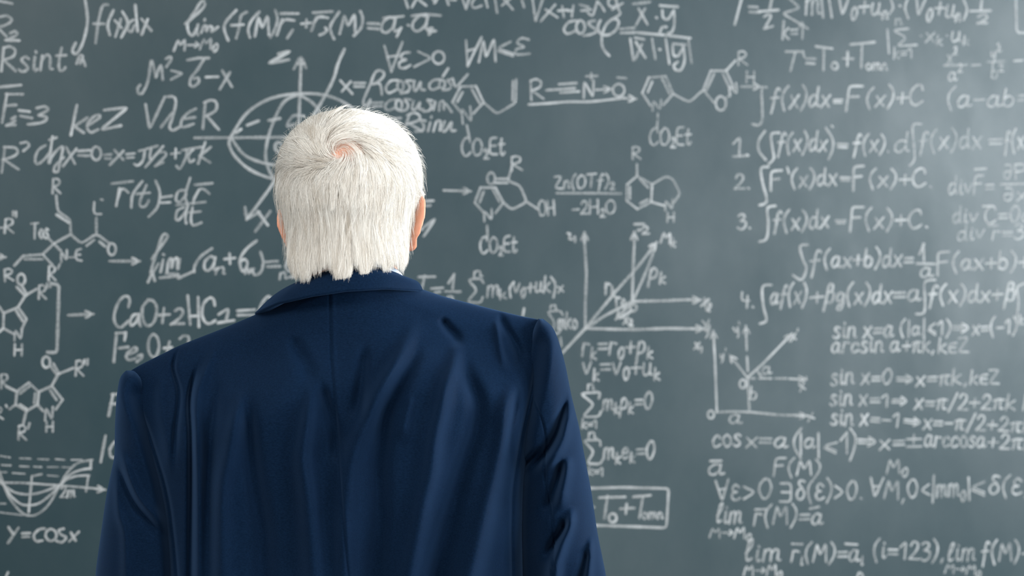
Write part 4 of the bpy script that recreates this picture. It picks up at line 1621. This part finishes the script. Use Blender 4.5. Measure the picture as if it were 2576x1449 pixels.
FULL = smooth_lut([(650, .06), (760, .082), (850, .102), (950, .120), (1080, .128), (1250, .124), (1450, .116), (1700, .118), (2020, .130)], 4)
CAPK = smooth_lut([(750, 1), (900, 1), (1300, 1), (1500, .95), (2000, .72)], 5)
MIDK = smooth_lut([(750, .004), (1400, 0), (2000, .06)], 5)
def torso_grid(front):
    NS = 420
    s = np.sin(np.linspace(-1, 1, NS) * math.pi / 2 * .86) / math.sin(math.pi / 2 * .86)
    if front:
        r = np.linspace(0, 1, 60) ** 1.3
    else:
        r = np.concatenate([np.linspace(0, .03, 26)[:-1] ** 1.0, np.linspace(.03, .62, 300)[:-1], np.linspace(.62, 1, 36)])
    Sg, Rg = np.meshgrid(s, r)
    # column of every vertex follows the armholes downwards
    ov = 26
    xt0, xt1 = 312, 1368
    xt = xt0 + (Sg + 1) / 2 * (xt1 - xt0)
    yt = TOP(xt)
    Y = yt + Rg * (HEM - yt)
    Lx = LEFT_SEAM(Y) - ov * smoothstep((Y - 950) / 120)
    Rx = RIGHT_SEAM(Y) + ov * smoothstep((Y - 830) / 120)
    X = Lx + (Sg + 1) / 2 * (Rx - Lx)
    h = Y - yt
    sp = np.abs(Sg)
    edge = np.sqrt(np.clip(1 - sp ** 5, 0, 1))
    shoulder = np.sqrt(np.clip(1 - (1 - np.clip(h / (60 - 38 * np.exp(-((X - 865) / 150) ** 2)), 0, 1)) ** 2, 0, 1))
    if not front:
        full = FULL(Y)
        full = full * (1 - .16 * sp ** 2)
        yoke = .030 + .043 * np.exp(-((X - 865) / 190) ** 2)
        d = (yoke + (full - yoke) * smoothstep(h / 270)) * shoulder * (edge * .86 + .14 * shoulder)
        # hollow between the shoulder blades
        d -= .010 * np.exp(-((X - SEAM_X(Y)) / 95) ** 2) * smoothstep((h - 60) / 120) * smoothstep((1350 - Y) / 300)
        d += fold_field(X, Y, FOLDS) * edge
        d -= .0024 * np.exp(-((X - SEAM_X(Y)) / 2.8) ** 2)         # centre back seam
        d += .0008 * np.exp(-((X - SEAM_X(Y) - 7) / 5) ** 2)
        d -= .0050 * np.exp(-((X - LEFT_SEAM(Y)) / 5.0) ** 2) * smoothstep((Y - 925) / 40)      # armhole seams
        d -= .0050 * np.exp(-((X - RIGHT_SEAM(Y)) / 5.0) ** 2) * smoothstep((Y - 800) / 40)
        D = DM - d
    else:
        full = np.interp(Y, [700, 850, 1000, 1300, 1700, 2020], [.06, .10, .115, .12, .13, .135]) * (1 - .12 * sp ** 2)
        yoke = .05 - .02 * sp
        d = (yoke + (full - yoke) * smoothstep(h / 250)) * shoulder * (edge * .86 + .14 * shoulder)
        D = DM + d
    return atn(X, Y, np.full_like(X, DM) if False else D)

def build_jacket():
    b = MB()
    b.grid(torso_grid(False))
    fr = torso_grid(True)
    b.grid(fr[:, ::-1])
    o = b.build('jacket', M_SUIT)
    adopt(o, man)
    # join the two halves along the shoulders and sides
    import bmesh
    bm = bmesh.new(); bm.from_mesh(o.data)
    bmesh.ops.remove_doubles(bm, verts=bm.verts, dist=0.0004)
    bm.to_mesh(o.data); bm.free()
    o['label'] = 'navy blue suit jacket'
    # sleeves
    def sleeve(name, outer, inner, ytop, cap_d):
        NY, NT = 330, 260
        yy = ytop + (1990 - ytop) * np.concatenate([np.linspace(0, .03, 40)[:-1] ** 1.0, np.linspace(.03, .55, 230)[:-1], np.linspace(.55, 1, 62)])
        tt = np.linspace(0, 2 * math.pi, NT, endpoint=False)
        rows = []
        for y in yy:
            a, c = outer(y), inner(y)
            w = abs(a - c) / 2; mid = (a + c) / 2
            k = y - ytop
            q = math.sqrt(max(0.0, 1 - (1 - min(k / 110, 1)) ** 2))
            dep = max(.002, cap_d * q * float(CAPK(y)))
            dm = DM + float(MIDK(y))
            X = mid + w * np.sign(np.sin(tt)) * np.abs(np.sin(tt)) ** .9
            D = dm - dep * np.sign(np.cos(tt)) * np.abs(np.cos(tt)) ** .9
            rows.append((X, np.full(NT, y), D, np.cos(tt), np.sin(tt)))
        X = np.stack([r[0] for r in rows]); Y = np.stack([r[1] for r in rows]); D = np.stack([r[2] for r in rows])
        ct = np.stack([r[3] for r in rows]); st = np.stack([r[4] for r in rows])
        f = fold_field(X, Y, SLEEVE_FOLDS) * np.clip(ct, 0, 1) ** .5
        D = D - f
        if outer is ro:                                  # the inner half turns away under the arm
            D = D + .045 * smoothstep((1402 + (Y - 1250) * .06 - X) / 120) * smoothstep((Y - 1090) / 160) * np.clip(ct, 0, 1) ** .3
            D = D + .030 * smoothstep((RIGHT_SEAM(Y) + 40 - X) / 50) * smoothstep((Y - 812) / 60) * np.clip(ct, 0, 1) ** .3
        else:
            D = D + .032 * smoothstep((X - LEFT_SEAM(Y) + 40) / 50) * smoothstep((Y - 938) / 60) * np.clip(ct, 0, 1) ** .3
        P = atn(X, Y, D)
        m = MB(); m.grid(P, closed_u=True, cap0=True)
        s = m.build(name, M_SUIT)
        s.parent = o
        s.matrix_parent_inverse = (man.matrix_basis @ o.matrix_parent_inverse @ o.matrix_basis).inverted()
        return s
    lo = smooth_lut([(925, 326), (932, 314), (943, 303), (960, 299), (998, 293), (1068, 289), (1150, 288), (1194, 278), (1248, 267), (1341, 254), (1433, 241), (1560, 236), (1700, 262), (1990, 318)], 1)
    li = smooth_lut([(925, 330), (940, 350), (965, 366), (1025, 388), (1074, 412), (1139, 436), (1210, 458), (1275, 472), (1368, 482), (1449, 486), (1700, 470), (1990, 432)], 1)
    ro = smooth_lut([(799, 1362), (804, 1374), (818, 1389), (845, 1401), (872, 1410), (916, 1422), (998, 1438), (1074, 1457), (1150, 1471), (1232, 1487), (1341, 1503), (1449, 1525), (1560, 1532), (1700, 1500), (1990, 1450)], 1)
    ri = smooth_lut([(799, 1356), (815, 1346), (850, 1332), (878, 1322), (987, 1300), (1074, 1278), (1150, 1262), (1232, 1248), (1341, 1246), (1449, 1250), (1700, 1262), (1990, 1340)], 1)
    sleeve('sleeve', lo, li, 932, .070)
    sleeve('sleeve', ro, ri, 802, .072)
    # collar: stands round the neck and folds over on to the shoulders
    n = 120
    ph = np.linspace(-2.15, 2.15, n)
    deg = np.degrees(ph)
    def ring_pts(xc, rx_, yc_fn, dback, dfront):
        X = xc + rx_ * np.sin(ph)
        Dp = np.where(np.cos(ph) > 0, dback * np.cos(ph), dfront * np.cos(ph))
        return X, yc_fn(X, ph), DM - Dp
    bot_y = smooth_lut([(640, 792), (659, 788), (708, 764), (785, 745), (866, 732), (959, 726), (1046, 731), (1070, 737)], 1)
    top_y = smooth_lut([(760, 704), (774, 698), (800, 688), (840, 678), (880, 672), (930, 671), (970, 678), (1005, 691), (1020, 700), (1036, 712)], 1)
    def by(X, p):
        return bot_y(X) + 70 * smoothstep((np.abs(p) - 1.5) / .7)
    def ty(X, p):
        return top_y(X) + 60 * smoothstep((np.abs(p) - 1.45) / .7)
    Xb, Yb, Db = ring_pts(853, 195, by, .086, .085)
    Xt, Yt, Dt = ring_pts(897, 124, ty, .071, .078)
    Pb = atn(Xb, Yb, Db); Pt = atn(Xt, Yt, Dt)
    cen = atn(np.full(n, 885.), np.full(n, 700.), np.full(n, DM))
    inw = cen - Pt; inw[:, 2] = 0
    inw /= np.linalg.norm(inw, axis=1, keepdims=True)
    outw = -inw
    up = np.array([0, 0, 1.0])
    rows = []
    rows.append(Pb + inw * .006 + up * .001)
    rows.append(Pb + outw * .0050 - up * .0010)
    rows.append(Pb + outw * .0080 + up * .0006)
    for k in np.linspace(.06, .92, 14):
        bulge = .004 * math.sin(k * math.pi)
        rows.append(Pb * (1 - k) + Pt * k + outw * (bulge + .0080 * (1 - k)) + up * (.0 + .004 * math.sin(k * math.pi)))
    rows.append(Pt + up * .0012)
    rows.append(Pt + inw * .0022 + up * .0016)
    rows.append(Pt + inw * .0046)
    rows.append(Pt + inw * .006 - up * .012)
    rows.append(Pt + inw * .006 - up * .045)
    m = MB(); m.grid(np.stack(rows))
    c = m.build('collar', M_SUIT)
    c.parent = o
    c.matrix_parent_inverse = (man.matrix_basis @ o.matrix_parent_inverse @ o.matrix_basis).inverted()
    # shirt: collar band and the bib inside the jacket front
    m = MB()
    ph2 = np.linspace(-math.pi, math.pi, 96, endpoint=False)
    sy = smooth_lut([(760, 692), (780, 682), (810, 671), (850, 661), (900, 655), (950, 657), (985, 667), (1005, 681), (1016, 692)], 1)
    X = 894 + 119 * np.sin(ph2)
    Y = sy(X) + 30 * smoothstep((np.abs(ph2) - 1.6) / 1.2)
    Dp = np.where(np.cos(ph2) > 0, .0685 * np.cos(ph2), .074 * np.cos(ph2))
    Pn = atn(X, Y, DM - Dp)
    iw = atn(np.full(96, 894.), Y, np.full(96, DM)) - Pn
    iw /= np.linalg.norm(iw, axis=1, keepdims=True)
    rows = [Pn - up * .028 + iw * .004, Pn - up * .014 + iw * .001, Pn - up * .002, Pn + iw * .001, Pn + iw * .0022 - up * .001, Pn + iw * .003 - up * .04]
    m.grid(np.stack(rows), closed_u=True)
    s = m.build('shirt_collar', M_SHIRT); adopt(s, man)
    s['label'] = 'pale blue shirt collar'
build_jacket()

# ---- trousers and shoes, below the picture
def build_lower():
    m = MB()
    for side in (-1, 1):
        hx = feet.x + side * .10
        rows = []
        for z, rx, ry, dx in ((1.02, .105, .12, -.01), (.90, .11, .13, 0), (.75, .098, .115, .004), (.5, .078, .09, .01), (.3, .07, .082, .016), (.06, .068, .085, .02)):
            rows.append([(hx + side * dx + rx * math.cos(t), DM + .01 + ry * math.sin(t), z) for t in np.linspace(0, 2 * math.pi, 40, endpoint=False)])
        m.grid(np.array(rows), closed_u=True, cap0=True, cap1=True)
    o = m.build('trousers', M_SUIT); adopt(o, man)
    for side in (-1, 1):
        m = MB()
        hx = feet.x + side * .12
        rows = []
        for i, (y, rx, h) in enumerate(((-.115, .012, .03), (-.105, .030, .06), (-.06, .036, .085), (.0, .038, .09), (.06, .042, .07), (.12, .047, .055), (.17, .042, .045), (.195, .022, .035), (.203, .008, .02))):
            rows.append([(hx + side * .02 * i / 8 + rx * math.cos(t), DM + y + .0, max(0.0, h * .5 + h * .5 * math.sin(t) * (1 if math.sin(t) > 0 else 1))) for t in np.linspace(0, 2 * math.pi, 28, endpoint=False)])
        m.grid(np.array(rows), closed_u=True, cap0=True, cap1=True)
        o = m.build('shoe', M_SHOE); adopt(o, man)
build_lower()
